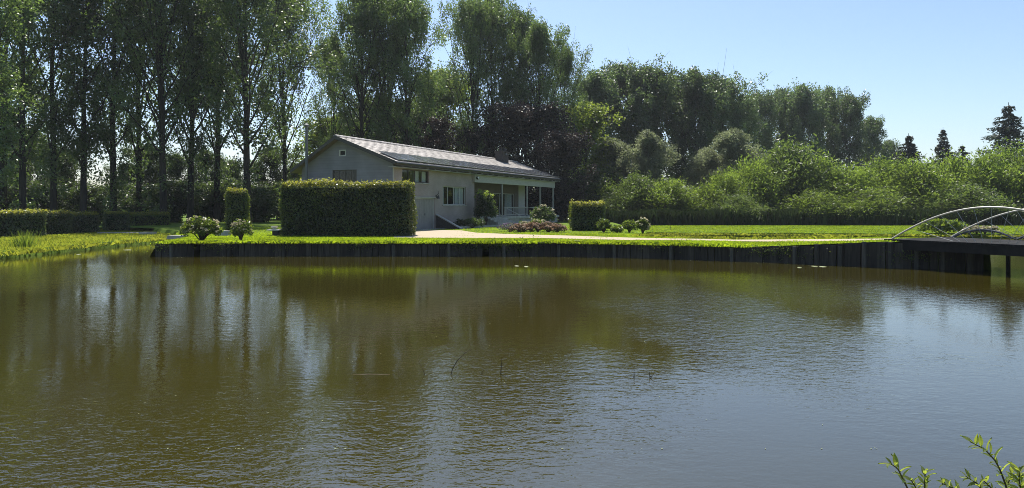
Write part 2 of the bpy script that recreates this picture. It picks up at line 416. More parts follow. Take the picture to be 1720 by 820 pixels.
def land(b, shore, rest, z, slope=.35):
    """flat sheet bounded by a shoreline (with a bank that runs down under the water) and far corners"""
    poly = shore + rest; b.poly([(x, y, z) for x, y in poly])
    area = sum(poly[i - 1][0] * poly[i][1] - poly[i][0] * poly[i - 1][1] for i in range(len(poly)))
    sg = 1 if area > 0 else -1
    for i in range(len(shore) - 1):
        (x0, y0), (x1, y1) = shore[i], shore[i + 1]
        def off(k):
            a = np.array(shore[max(k - 1, 0)]); c = np.array(shore[min(k + 1, len(shore) - 1)]); d = c - a; d = d / np.linalg.norm(d)
            return np.array(shore[k]) + sg * np.array([d[1], -d[0]]) * slope
        p0, p1 = off(i), off(i + 1)
        b.poly([(x0, y0, z), (p0[0], p0[1], -.35), (p1[0], p1[1], -.35), (x1, y1, z)] if sg > 0 else [(x0, y0, z), (x1, y1, z), (p1[0], p1[1], -.35), (p0[0], p0[1], -.35)])


left_shore = wobble([(-60, 8), (-30, 16), (-23.5, 24), (-21.9, 30.3), (-22.0, 36.7), (-22.3, 44), (-22.2, 48)], 1.0, .14)
far_shore = wobble([(9.0, 55.5), (14, 54), (20, 53.2), (26, 52.5), (33, 51.5), (42, 50), (47, 50)], 1.0, .12)
right_shore = wobble([(7.5, 2.6), (10.5, 9), (14, 16.5), (16.6, 19.6), (19.6, 21.2), (24, 28), (31, 40), (38.5, 50)], 1.2, .12)
g = MB()
land(g, left_shore, [(-24, 60), (-3000, 60), (-3000, 8)], .30)
land(g, far_shore, [(3000, 50), (3000, 6000), (-3000, 6000), (-3000, 60.002), (8, 60.002)], .27)
land(g, right_shore, [(3000, 49.9), (3000, 2.6)], .5)
land(g, [(7.4, 2.6), (3.5, 2.9), (0, 3.0), (-6, 2.8), (-20, 5), (-60, 7.9)][::-1], [(3000, 2.59), (3000, -500), (-3000, -500), (-3000, 7.9)], .55)
ground = g.build('ground', M['soil']); tag(ground, kind='structure')

front = [(-15.8, 31.8), (-12.3, 32.2), (1.9, 32.0), (5.2, 31.0), (9.5, 28.9), (13.4, 25.9), (16.5, 24.7)]
back = [(-17.4, 38), (-16, 40), (-8, 42), (6.6, 39.2), (12.0, 35.2), (14.2, 30.4), (17.0, 27.9)]
left_side = [(-17.4, 38), (-20, 42.5), (-22.6, 48.5), (-27, 54)]
main_poly = [front[0], front[1], front[2], front[3], (6.9, 39.2), (8.2, 43), (9.2, 50), (9.6, 60), (12, 96), (-38, 100), (-38, 62)] + left_side[::-1]
b = MB()
b.poly([(x, y, ZL) for x, y in main_poly])
# tongue: strips from the wall to the canal edge, rising to the bridge
fr = [(5.2, 31.0), (7.5, 29.9), (9.5, 28.9), (10.8, 27.9), (12.1, 26.9), (13.4, 25.9), (15, 25.2), (16.5, 24.7)]
bk = [(6.9, 39.2), (8.6, 37.2), (10.2, 36.1), (11.8, 35.2), (13.2, 33.4), (14.3, 30.6), (15.6, 28.7), (17.0, 28.2)]
for i in range(len(fr) - 1):
    q = [fr[i], fr[i + 1], bk[i + 1], bk[i]]; b.poly([(x, y, float(zl(x, y))) for x, y in q])
skirt = left_side[::-1][:0] + bk + []
for i in range(len(bk) - 1):
    (x0, y0), (x1, y1) = bk[i], bk[i + 1]
    b.poly([(x1, y1, float(zl(x1, y1))), (x0, y0, float(zl(x0, y0))), (x0 + .4, y0 + .45, -.35), (x1 + .4, y1 + .45, -.35)][::-1])
east = [(6.9, 39.2), (8.2, 43), (9.2, 50), (9.6, 60)]
for i in range(3):
    (x0, y0), (x1, y1) = east[i], east[i + 1]
    b.poly([(x0, y0, ZL), (x1, y1, ZL), (x1 + .5, y1, -.35), (x0 + .5, y0, -.35)][::-1])
wst = [front[0]] + left_side
for i in range(len(wst) - 1):
    (x0, y0), (x1, y1) = wst[i], wst[i + 1]
    b.poly([(x0, y0, ZL), (x1, y1, ZL), (x1 - .8, y1 - .1, -.35), (x0 - .5, y0, -.35)])
b.poly([(16.5, 24.7, .95), (17, 28.2, .95), (17.1, 28.2, -.3), (16.6, 24.7, -.3)])
lawn = b.build('lawn', M['soil']); tag(lawn, kind='structure')
tongue = fr + bk[::-1]


def gy(px, y, z=ZL): d = (EYE - z) * F / (y - HZ); return at(px, d)


drive_top = [gy(672, 389), gy(730, 386.6), gy(775, 387.6), gy(800, 391.5), gy(850, 393.6), gy(950, 396.3), gy(1060, 400), gy(1180, 402), (10.9, 34.9), (12.6, 33.0), (13.9, 29.8), (14.9, 28.0)]
drive_bot = [gy(660, 399.5), gy(720, 400.2), gy(800, 400.8), gy(850, 400.6), gy(900, 400.6), gy(950, 401.6), gy(1060, 404.2), gy(1180, 404.8), (10.3, 33.4), (11.6, 31.2), (13.2, 27.6), (14.3, 26.4)]
b = MB()
for i in range(len(drive_top) - 1):
    q = [drive_bot[i], drive_bot[i + 1], drive_top[i + 1], drive_top[i]]
    b.poly([(x, y, float(zl(x, y)) + .02) for x, y in q])
drive = b.build('driveway', M['gravel']); tag(drive, kind='structure')
drive_poly = drive_bot + drive_top[::-1]
b = MB(); pts = [gy(925, 409), gy(945, 408.8), gy(975, 404.5), gy(985, 403.5), gy(955, 405), gy(938, 406.5)]
b.poly([(x, y, ZL + .016) for x, y in pts]); tag(b.build('bare_path', M['gravel']), kind='structure')
bare = pts


def blades(name, poly, n, hgt, mat, zf, exclude=(), lean=.35, wid=.012, near=None):
    P = np.array(poly); lo, hi = P.min(0), P.max(0); xs, ys = [], []
    got = 0
    while got < n:
        k = 4 * n; x = R.uniform(lo[0], hi[0], k); y = R.uniform(lo[1], hi[1], k); ok = inpoly(x, y, poly)
        for e in exclude: ok &= ~inpoly(x, y, e) | ((np.sin(x * 1.7) + np.sin(y * 2.3 + x) + R.normal(size=k) * .5 > 1.75) & (R.uniform(size=k) < .5))
        if near is not None: ok &= R.uniform(size=k) < near(x, y)
        xs.append(x[ok]); ys.append(y[ok]); got += ok.sum()
    x = np.concatenate(xs)[:n]; y = np.concatenate(ys)[:n]; z = zf(x, y)
    h = hgt * R.uniform(.5, 1.4, n); a = R.uniform(0, 2 * np.pi, n); l = R.normal(size=(n, 2)) * lean * h[:, None]
    w = np.stack([np.cos(a), np.sin(a), 0 * a], 1) * (wid * R.uniform(.6, 1.5, n))[:, None]
    base = np.stack([x, y, z - .01], 1); mid = base + np.stack([l[:, 0] * .4, l[:, 1] * .4, h * .6], 1); tip = base + np.stack([l[:, 0], l[:, 1], h], 1)
    q = Q(); q.quads(np.stack([base - w, base + w, mid + w * .7, tip], 1))
    o = q.build(name, M[mat]); tag(o, kind='stuff'); return o


lawn_view = [front[0], front[1], front[2], front[3], (6.9, 39.2), (8.2, 43), (9.2, 50), (9.5, 58), (4, 62), (-24, 56), (-22.6, 48.5), (-20, 42.5), (-17.4, 38)]
tag(blades('lawn_grass', lawn_view, 110000, .05, 'grass', lambda x, y: x * 0 + ZL, [drive_poly, bare], wid=.018, near=lambda x, y: np.clip((46 - y) / 12, .12, 1)), 'short bright green grass of the lawn before the house', 'grass')
tag(blades('bank_grass', tongue, 26000, .06, 'grass', zl, [drive_poly], wid=.018), 'short grass on the narrow strip beside the path to the bridge', 'grass')
far_poly = far_shore[:-1] + [(52, 50), (54, 79), (9.5, 79), (9.2, 58)]
tag(blades('far_grass', far_poly, 70000, .045, 'grass', lambda x, y: x * 0 + .27, wid=.035), 'mown green grass of the far lawn across the canal', 'grass')
left_poly = left_shore[2:] + [(-24, 62), (-36, 62), (-37, 26)]
tag(blades('rough_grass', left_poly, 90000, .10, 'grass_rough', lambda x, y: x * 0 + .30, wid=.022, near=lambda x, y: np.clip(1.3 - (y - 34) / 30, .3, 1)), 'long yellow green grass of the left bank', 'grass')


# long tufts hanging over the edges
def edge_tufts(name, line, n, h, mat, zf, spread=.25, label=None):
    L = np.array(line); seg = np.linalg.norm(np.diff(L, axis=0), axis=1); cs = np.concatenate([[0], np.cumsum(seg)])
    ctr = R.uniform(0, cs[-1], n // 28); u = np.clip(R.choice(ctr, n) + R.normal(size=n) * .14, 0, cs[-1] - 1e-3)
    i = np.searchsorted(cs, u) - 1; i = np.clip(i, 0, len(seg) - 1); f = (u - cs[i]) / seg[i]
    p = L[i] + (L[i + 1] - L[i]) * f[:, None] + R.normal(size=(n, 2)) * spread * .5
    hh = h * R.uniform(.4, 1.5, n); a = R.uniform(0, 2 * np.pi, n); w = np.stack([np.cos(a), np.sin(a), 0 * a], 1) * .016
    base = np.stack([p[:, 0], p[:, 1], zf(p[:, 0], p[:, 1]) - .02], 1); l = R.normal(size=(n, 2)) * .45 * hh[:, None]
    mid = base + np.stack([l[:, 0] * .4, l[:, 1] * .4, hh * .7], 1); tip = base + np.stack([l[:, 0] * 1.3, l[:, 1] * 1.3, hh * R.uniform(.3, 1, n)], 1)
    q = Q(); q.quads(np.stack([base - w, base + w, mid + w * .6, tip], 1)); o = q.build(name, M[mat]); tag(o, label, 'grass', kind='stuff'); return o


edge_tufts('edge_grass', front[:5], 10000, .13, 'grass', zl, label='ragged grass fringe along the top of the timber pond wall')
edge_tufts('shore_grass', left_shore[2:], 7000, .2, 'grass_rough', lambda x, y: x * 0 + .15, .6, label='tall ragged grass at the water edge of the left bank')
edge_tufts('canal_grass', far_shore, 9000, .16, 'grass_rough', lambda x, y: x * 0 + .10, .5, label='ragged grass edge of the far lawn along the canal')
edge_tufts('strip_grass', bk[:6], 2200, .16, 'grass_rough', zl, .4, label='ragged grass along the canal side of the path')

# ------------------------------------------------------------------ timber pond wall
wall = empty('retaining_wall', (0, 32, 0))
tag(wall, 'long dark timber plank wall holding up the lawn along the pond', 'wall')
pv = []
for k in range(4):
    b = MB(); b.box(-.135, .135, -.035, .035, -.5, 0); pv.append(b.mesh('plank', M['plank']))
bp = MB(); bp.tube([(0, 0, -.5), (0, 0, .02)], .075, 8); post_me = bp.mesh('post', M['post_wood'])
line = np.array([(-17.2, 37.2)] + front); seg = np.linalg.norm(np.diff(line, axis=0), axis=1); cs = np.concatenate([[0], np.cumsum(seg)])
u = .15; k = 0
while u < cs[-1] - .1:
    i = min(np.searchsorted(cs, u) - 1, len(seg) - 1); f = (u - cs[i]) / seg[i]; p = line[i] + (line[i + 1] - line[i]) * f; d = (line[i + 1] - line[i]) / seg[i]
    nrm = np.array([d[1], -d[0]]); zt = float(zl(*p)) - random.uniform(.0, .05)
    if random.random() > .015:
        o = link('plank', pv[k % 4], wall)
        off = random.uniform(-.02, .03)
        o.location = (p[0] + nrm[0] * off, p[1] + nrm[1] * off - 32, zt); o.rotation_euler = (random.uniform(-.02, .02), random.uniform(-.015, .015), math.atan2(d[1], d[0]))
        o.scale = (random.uniform(.92, 1.0), 1, (zt + .4) / .5)
    if k % 9 == 4 or (p[0] > 10.5 and k % 3 == 1):
        o = link('post', post_me, wall); o.location = (p[0] + nrm[0] * .09, p[1] + nrm[1] * .09 - 32, zt + random.uniform(-.12, .02)); o.scale = (1, 1, (zt + .4) / .5)
    u += .275; k += 1
for (x0, x1, y) in ((-4.9, -1.7, 0), (-12.6, -11.0, .16), (1.0, 2.2, 0.02)):
    b = MB(); b.box(0, x1 - x0, -.1, .06, 0, .05); o = b.build('cap_board', M['cap'], wall)
    yy = np.interp(x0, [p[0] for p in front], [p[1] for p in front]); o.location = (x0, yy - 32 + .01, ZL - .005); o.rotation_euler = (0, .006, 0)
# weeds hanging on the wall
q = Q()
for cx, n in ((-2.1, 260), (-.6, 320), (.4, 240), (-6.6, 120), (-10.2, 90), (-13.4, 160), (10.0, 120), (10.8, 150), (6.3, 60), (-15.7, 150), (14.2, 150), (3.2, 60)):
    p = np.stack([R.normal(cx, .45, n), np.zeros(n), R.normal(.45, .13, n)], 1)
    p[:, 1] = np.interp(p[:, 0], [c[0] for c in front], [c[1] for c in front]) - .05 - np.abs(R.normal(0, .07, n)); q.leaves(p, .07, .7, .3)
o = q.build('wall_weeds', M['leaf_shrub']); tag(o, 'leafy weeds growing out of the timber pond wall', 'weeds', kind='stuff')

# ------------------------------------------------------------------ house  (local x along the long side, local y into the house)
HA = math.atan2(.915, .404)
H = empty('house', (-8.0, 48.0, ZL), HA)
tag(H, 'long low grey house with tiled gable roof, solar panels and a covered porch', 'house')
BL, BW = 28.1, 7.7                       # body length and width
RZ, RW = 6.50, 4.35                      # ridge
ER, EL = (-.55, 4.63), (8.25, 4.2)      # eave points (w, z) of the roof top surface
SR, SL = (RZ - ER[1]) / (RW - ER[0]), (RZ - EL[1]) / (EL[0] - RW)


def roof_z(w): return RZ - (RW - w) * SR if w < RW else RZ - (w - RW) * SL


def wall_holes(b, x0, x1, z0, z1, holes, fn, inset=.16):
    xs = sorted({x0, x1, *[h[0] for h in holes], *[h[1] for h in holes]}); zs = sorted({z0, z1, *[h[2] for h in holes], *[h[3] for h in holes]})
    for i in range(len(xs) - 1):
        for j in range(len(zs) - 1):
            cx, cz = (xs[i] + xs[i + 1]) / 2, (zs[j] + zs[j + 1]) / 2
            if any(h[0] < cx < h[1] and h[2] < cz < h[3] for h in holes): continue
            b.poly([fn(xs[i], zs[j], 0), fn(xs[i + 1], zs[j], 0), fn(xs[i + 1], zs[j + 1], 0), fn(xs[i], zs[j + 1], 0)])
    for (a, c, d, e) in holes:
        b.poly([fn(a, d, 0), fn(a, d, inset), fn(c, d, inset), fn(c, d, 0)]); b.poly([fn(a, e, 0), fn(c, e, 0), fn(c, e, inset), fn(a, e, inset)])
        b.poly([fn(a, d, 0), fn(a, e, 0), fn(a, e, inset), fn(a, d, inset)]); b.poly([fn(c, d, 0), fn(c, d, inset), fn(c, e, inset), fn(c, e, 0)])


side = lambda w0: (lambda x, z, k: (x, w0 + k, z))
PX0, PF, PW = 12.1, .78, 2.2             # porch start, floor height, depth
W_UP = (1.15, 4.75, 3.35, 4.25); W_LO = (6.8, 10.6, 1.78, 3.2); DOOR = (2.75, 5.55, 0, 2.28)
b = MB(); wall_holes(b, 0, PX0, 0, 4.62, [W_UP, W_LO, DOOR], side(0)); b.poly([(PX0, 0, 0), (PX0, PW, 0), (PX0, PW, 4.62), (PX0, 0, 4.62)])
b.build('side_wall', M['wall'], H)
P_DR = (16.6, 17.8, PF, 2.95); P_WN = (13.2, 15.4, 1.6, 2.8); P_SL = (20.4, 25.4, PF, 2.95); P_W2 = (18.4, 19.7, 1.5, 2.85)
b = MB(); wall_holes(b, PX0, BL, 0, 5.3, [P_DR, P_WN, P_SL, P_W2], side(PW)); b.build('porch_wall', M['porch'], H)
b = MB(); b.box(26.4, 28.05, PW - .03, PW - .003, PF, 3.9); b.build('wall_panel', M['white'], H)
# gable wall with window and vent openings
GW = (2.95, 5.0, 3.36, 4.2); GV = (3.75, 4.55, 4.84, 5.30)
GV = (3.85, 4.45, 5.15, 5.6)
b = MB(); fn = lambda y, z, k: (k, y, z)
wall_holes(b, 0, BW, 2.85, 4.25, [GW], lambda x, z, k: (k, x, z))
b2 = [(0, 0, 4.25), (0, 0, roof_z(0) - .16), (0, GV[0], roof_z(GV[0]) - .16), (0, GV[0], 4.25)]
b.poly(b2); b.poly([(0, GV[1], 4.25), (0, GV[1], roof_z(GV[1]) - .16), (0, BW, roof_z(BW) - .16), (0, BW, 4.25)])
b.poly([(0, GV[0], 4.25), (0, GV[0], GV[2]), (0, GV[1], GV[2]), (0, GV[1], 4.25)])
b.poly([(0, GV[0], GV[3]), (0, GV[0], roof_z(GV[0]) - .16), (0, RW, RZ - .16), (0, GV[1], roof_z(GV[1]) - .16), (0, GV[1], GV[3])])
for w0, w1 in ((GV[0], GV[0]), (GV[1], GV[1])): b.poly([(0, w0, GV[2]), (.15, w0, GV[2]), (.15, w0, GV[3]), (0, w0, GV[3])])
b.poly([(0, GV[0], GV[2]), (0, GV[1], GV[2]), (.15, GV[1], GV[2]), (.15, GV[0], GV[2])]); b.poly([(0, GV[0], GV[3]), (0, GV[1], GV[3]), (.15, GV[1], GV[3]), (.15, GV[0], GV[3])])
b.build('gable_wall', M['gable'], H)
b = MB(); b.poly([(.06, 0, 0), (.06, BW, 0), (.06, BW, 2.85), (.06, 0, 2.85)]); b.poly([(.06, 0, 2.85), (.06, BW, 2.85), (0, BW, 2.85), (0, 0, 2.85)]); b.build('lower_gable_wall', M['wall'], H)
b = MB(); b.box(-.09, -.003, -.02, 6.4, 2.76, 2.88); b.build('ledge', M['trim'], H)
b = MB(); b.poly([(0, BW, 0), (BL, BW, 0), (BL, BW, 4.5), (0, BW, 4.5)]); b.poly([(BL, PW, 0), (BL, BW, 0), (BL, BW, roof_z(BW) - .16), (BL, RW, RZ - .16), (BL, PW, roof_z(PW) - .16)])
b.build('rear_wall', M['wall'], H)
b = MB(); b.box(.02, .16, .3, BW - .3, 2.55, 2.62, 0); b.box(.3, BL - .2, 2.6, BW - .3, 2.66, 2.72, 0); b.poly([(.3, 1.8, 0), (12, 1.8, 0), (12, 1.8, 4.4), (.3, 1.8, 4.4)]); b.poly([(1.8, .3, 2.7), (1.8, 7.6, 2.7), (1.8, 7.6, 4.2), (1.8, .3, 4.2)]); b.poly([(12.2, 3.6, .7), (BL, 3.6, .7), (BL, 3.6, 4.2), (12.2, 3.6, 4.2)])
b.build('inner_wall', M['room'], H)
# corner trim, downpipe
b = MB(); b.box(-.045, .06, -.045, -.003, 2.85, 4.5); b.build('corner_trim', M['board'], H)
# roof slab
T0, T1 = -.55, 31.3
b = MB()
b.prism([(T0, ER[0], ER[1]), (T0, RW, RZ), (T0, RW, RZ - .16), (T0, ER[0], ER[1] - .16)], (T1 - T0, 0, 0))
b.prism([(T0, RW, RZ), (T0, EL[0], EL[1]), (T0, EL[0], EL[1] - .16), (T0, RW, RZ - .16)], (T1 - T0, 0, 0))
roof = b.build('roof', M['soffit'], H)
nR = unit(np.array([0, -SR, 1.0])); nL = unit(np.array([0, SL, 1.0]))
for sgn, (w0, z0), sl, nn, nm in ((1, ER, SR, nR, 'roof_tiles'), (-1, EL, SL, nL, 'roof_tiles')):
    q = []; slen = math.hypot(RW - w0, RZ - z0); ncol = int((T1 - T0) / .3); nrow = int(slen / .33)
    d = np.array([0, (RW - w0) / slen, (RZ - z0) / slen])
    for r in range(nrow):
        for c in range(ncol):
            o0 = np.array([T0 + .01 + c * .3002 + (.15 if r % 2 else 0), w0, z0]) + d * (r * slen / nrow); L_ = slen / nrow + .04
            wv = np.array([.29, 0, 0]); lift = nn * (.034 + random.uniform(-.006, .01)); back_ = nn * .012
            if o0[0] + .29 > T1: continue
            A, B, Cc, D = o0 + lift, o0 + wv + lift + nn * random.uniform(-.006, .006), o0 + wv + d * L_ + back_, o0 + d * L_ + back_
            q.append([A, B, Cc, D]); q.append([o0 + nn * .004, o0 + wv + nn * .004, B, A])
    qq = Q(); qq.quads(np.array(q)); o = qq.build(nm, M['tile'], roof); tag(o, kind='stuff')
cap = MB()
for i in range(int((T1 - T0) / .42)):
    x = T0 + i * .42; r = .12
    cap.prism([(x, RW - .17, RZ + .0), (x, RW - .1, RZ + .085), (x, RW, RZ + .12), (x, RW + .1, RZ + .085), (x, RW + .17, RZ + .0)], (.40, 0, .012))
tag(cap.build('ridge_tiles', M['tile'], roof), kind='stuff')
# rake boards, fascia and gutter
b = MB()
b.prism([(T0 - .04, ER[0], ER[1] - .20), (T0 - .04, RW, RZ - .20), (T0 - .04, RW, RZ + .06), (T0 - .04, ER[0], ER[1] + .06)], (.037, 0, 0)); b.build('rake_board', M['trim'], H)
b = MB(); b.prism([(T0 - .04, RW + .002, RZ - .20), (T0 - .04, EL[0], EL[1] - .20), (T0 - .04, EL[0], EL[1] + .06), (T0 - .04, RW + .002, RZ + .06)], (.037, 0, 0)); b.build('rake_board', M['trim'], H)
b = MB(); b.tube([(T0, ER[0] - .07, ER[1] - .07), (T1, ER[0] - .07, ER[1] - .07)], .075, 8); b.build('gutter', M['gutter'], H)
b = MB(); b.box(T0, T1, ER[0] + .003, ER[0] + .03, ER[1] - .24, ER[1] - .162); b.build('fascia', M['trim'], H)
b = MB(); b.hexa([(-.045, -.54, 0), (.045, -.54, 0), (.045, .0, .19), (-.045, .0, .19), (-.045, -.54, .1), (.045, -.54, .1), (.045, .0, .3), (-.045, .0, .3)]); tail = b.mesh('rafter_tail', M['white'])
for i in range(29):
    o = link('rafter_tail', tail, H); o.location = (.4 + i * 1.1, .0, 4.35)
b = MB()
b.box(T0, T1, ER[0] + .05, -.005, 4.28, 4.31); 
b.build('eave_board', M['board'], H)
# solar panels
b = MB(); ang = math.atan(SR); b.box(0, 1.03, 0, 1.66, .05, .085, 1); b.poly([(.03, .03, .089), (1.0, .03, .089), (1.0, 1.63, .089), (.03, 1.63, .089)], 0); b.box(.1, .14, 0, 1.66, 0, .05, 1); b.box(.89, .93, 0, 1.66, 0, .05, 1)
pm = b.mesh('solar_panel', [M['panel'], M['metal']])
for i in range(29):
    if i in (2,): pass
    o = link('solar_panel', pm, roof); t0 = .0 + i * 1.07; w0 = ER[0] + .12; o.location = (t0, w0, roof_z(w0) + .075); o.rotation_euler = (ang + random.uniform(-.01, .01), random.uniform(-.012, .012), 0)
# chimney
b = MB(); b.box(24.9, 26.4, 3.3, 4.1, 5.6, 7.18); ch = b.build('chimney', M['brick_dark'], roof)
b = MB(); b.box(24.8, 26.5, 3.2, 4.2, 7.183, 7.27); b.build('chimney_cap', M['brick_dark'], ch)
for x in (25.2, 26.2):
    b = MB(); b.lathe([(.0, 0), (.2, 0), (.17, .38), (.21, .42), (.14, .42), (.12, .1)], (x, 3.65, 7.27), 12); b.build('flue_pot', M['brick_dark'], ch)
b = MB(); b.box(25.5, 25.9, 3.2, 3.29, 6.9, 7.1); b.build('chimney_vent', M['steel_dark'], ch)


def window(hole, w0, n, fm, curtains=(), gable=False, door=False):
    a, c, d, e = hole
    root_m = MB(); y0, y1 = w0 + .09, w0 + .15; t = .06
    root_m.box(a, c, y0, y1, e - t, e); root_m.box(a, c, y0, y1, d, d + t); root_m.box(a, a + t, y0, y1, d + t, e - t); root_m.box(c - t, c, y0, y1, d + t, e - t)
    step = (c - a) / n
    for i in range(1, n): root_m.box(a + i * step - .035, a + i * step + .035, y0 + .004, y1 - .004, d + t, e - t)
    rot = Matrix(((0, 1, 0), (1, 0, 0), (0, 0, 1))) if gable else None
    def fin(mb):
        if gable: mb.v = [(v[1], v[0], v[2]) for v in mb.v]
        return mb
    wo_ = fin(root_m).build('glass_door' if door else 'window', fm, H)
    for i in range(n):
        p = MB(); x0, x1 = a + i * step + .04, a + (i + 1) * step - .04; p.box(x0, x1, y0 + .022, y0 + .034, d + t - .01, e - t + .01); fin(p).build('pane', M['glass'], wo_)
    for (f0, f1) in curtains:
        p = MB(); x0, x1 = a + (c - a) * f0, a + (c - a) * f1; m_ = max(4, int((x1 - x0) / .09)); 
        for k in range(m_):
            xa, xb = x0 + (x1 - x0) * k / m_, x0 + (x1 - x0) * (k + 1) / m_; ya, yb = y1 + .08 + .04 * (k % 2), y1 + .08 + .04 * ((k + 1) % 2)
            p.poly([(xa, ya, d), (xb, yb, d), (xb, yb, e), (xa, ya, e)])
        fin(p).build('curtain', M['curtain'], wo_)
    if not door:
        s_ = MB(); s_.box(a - .06, c + .06, w0 - .07, w0 + .10, d - .07, d - .003); fin(s_).build('sill', M['concrete'], wo_)
    return wo_


window(W_UP, 0, 4, M['frame'], [(.52, .72), (.8, .97)])
window(W_LO, 0, 4, M['frame_light'], [(.02, .16), (.6, .98)])
window(P_WN, PW, 2, M['frame'], []); window(P_W2, PW, 1, M['frame_light'], [(.1, .5)])
window(P_SL, PW, 3, M['frame_light'], [(.0, .1), (.62, .98)], door=True)
window(GW, 0, 4, M['frame'], [], gable=True)
b = MB()
a, c, d, e = GV; b.box(.02, .1, a, c, e - .09, e); b.box(.02, .1, a, c, d, d + .09); b.box(.02, .1, a, a + .09, d + .09, e - .09); b.box(.02, .1, c - .09, c, d + .09, e - .09); vt = b.build('gable_vent', M['white'], H)
b = MB(); b.box(.11, .14, a, c, d, e); b.build('vent_grille', M['black'], vt)
b = MB(); b.box(.02, .09, GW[0] - .0, GW[0] + .26, GW[2], GW[3]); b.build('shutter', M['frame'], H)
# garage door of vertical boards
gd = MB(); a, c, d, e = DOOR; gd.box(a, a + .09, .06, .14, 0, e); gd.box(c - .09, c, .06, .14, 0, e); gd.box(a + .09, c - .09, .06, .14, e - .09, e); gdo = gd.build('garage_door', M['board'], H)
n = 11; bw = (c - a - .18) / n
bb = MB(); bb.box(.006, bw - .006, 0, .03, 0, e - .1); bm_ = bb.mesh('door_board', M['door'])
for i in range(n):
    o = link('door_board', bm_, gdo); o.location = (a + .09 + i * bw, .085 + random.uniform(-.003, .003), .01)
b = MB(); b.box(a + 1.5, a + 1.56, .04, .08, 1.0, 1.16); b.build('door_handle', M['steel_dark'], gdo)
b = MB(); b.box(a - .1, c + .1, -.06, -.003, e + .005, e + .08); b.build('door_lintel', M['board'], gdo)
b = MB(); b.box(a - .3, c + .1, -.9, .0, -.05, .025); b.build('threshold', M['concrete'], H)
# wall lamp
b = MB(); b.box(5.72, 5.84, -.05, -.003, 2.3, 2.5); b.tube([(5.78, -.05, 2.48), (5.78, -.22, 2.62), (5.78, -.24, 2.8)], .02, 6); lp = b.build('wall_lamp', M['gutter'], H)
b = MB(); b.lathe([(.0, 0), (.11, .0), (.07, .2), (.02, .26)], (5.78, -.2, 2.24), 10); b.build('lamp_shade', M['gutter'], lp)
# sloping wing wall with cap
b = MB(); b.prism([(5.72, -.003, -.1), (5.72, -.003, 1.02), (5.72, -2.0, .04), (5.72, -2.0, -.1)], (.22, 0, 0)); wing = b.build('wing_wall', M['brick_dark'], H)
b = MB(); b.prism([(5.68, -.003, 1.022), (5.68, -.003, 1.10), (5.68, -2.15, .05), (5.68, -2.15, -.03)], (.3, 0, 0)); b.build('wing_wall_cap', M['board'], wing)
b = MB(); b.box(5.95, 14.2, -1.9, -1.75, -.1, .16); b.build('bed_kerb', M['concrete'], H)
# porch: floor, beam, posts, railing, steps
b = MB(); b.box(PX0 + .003, 31.2, -.5, PW - .003, .56, PF); b.box(PX0 + .01, 31.0, -.36, -.3, -.1, .56); b.box(30.9, 30.97, -.3, PW, -.1, .56); b.build('porch_floor', M['concrete'], H)
b = MB()
b.box(PX0 - .35, 30.6, -.20, -.006, 3.66, 4.27); bm2 = b.build('porch_beam', M['board'], H)
for i in range(4):
    b = MB(); b.box(PX0 - .36, 30.61, -.225, -.202, 3.67 + i * .15, 3.67 + i * .15 + .142); b.build('beam_board', M['board'], bm2)
b = MB(); b.lathe([(.0, 0), (.12, .02), (.13, .1), (.1, .16)], (0, 0, 0), 12); me = b.mesh('spotlight', M['black']); sp = link('spotlight', me, H); sp.location = (12.1, -.26, 3.98); sp.rotation_euler = (math.radians(70), 0, math.radians(-20))
b = MB(); b.lathe([(.0, .17), (.09, .165), (.1, .15)], (0, 0, 0), 12); b.build('lamp_cover', M['lampglass'], sp)
b = MB(); b.box(-.07, .07, -.07, .07, PF, 3.655); pme = b.mesh('porch_post', M['post_grey'])
for t in (17.3, 23.1, 26.6, 30.3):
    o = link('porch_post', pme, H); o.location = (t, -.12, 0)
b = MB(); b.tube([(17.05, -.16, .1), (17.05, -.16, 4.3)], .05, 8); b.build('downpipe', M['gutter'], H)
def railing(t0, t1, nb, dark=False):
    m_ = M['bridge_dark'] if dark else M['post_grey']
    b = MB(); b.box(t0, t1, -.33, -.27, 1.55, 1.62); b.box(t0, t1, -.325, -.275, .9, .95)
    r = b.build('railing', M['post_grey'], H); bb = MB(); bb.box(-.018, .018, -.018, .018, 0, .6); me = bb.mesh('baluster', m_)
    for i in range(nb):
        o = link('baluster', me, r); o.location = (t0 + (i + .5) * (t1 - t0) / nb, -.3, .95)
railing(17.5, 23.0, 22); railing(23.3, 26.4, 12, True); railing(26.8, 30.1, 12, True)
for i in range(4):
    b = MB(); z1 = .56 - i * .15; b.box(13.4, 17.0, -.87 - i * .34, -.502 - i * .34 - (.002 if i else 0), -.1, z1 + .09); b.build('step', M['concrete'], H)
for t in (17.12, 13.3):
    b = MB(); b.tube([(t, -.42, .8), (t, -.42, 1.62), (t, -1.95, .9), (t, -1.95, .0)], .03, 6)
    hr = b.build('handrail', M['white'], H)
    for i in range(5):
        f = (i + .5) / 5; b = MB(); y = -.42 - 1.53 * f; b.tube([(t, y, .65 - .62 * f), (t, y, 1.62 - .72 * f)], .014, 5); b.build('baluster', M['white'], hr)
# front door leaf
b = MB(); a, c, d, e = P_DR; b.box(a + .08, c - .08, PW + .09, PW + .14, d, e - .08); b.box(a, a + .08, PW + .05, PW + .15, d, e); b.box(c - .08, c, PW + .05, PW + .15, d, e); fd = b.build('front_door', M['wood_dark'], H)
b = MB(); b.box(c - .2, c - .16, PW + .04, PW + .088, 1.7, 1.95); b.build('door_handle', M['metal'], fd)
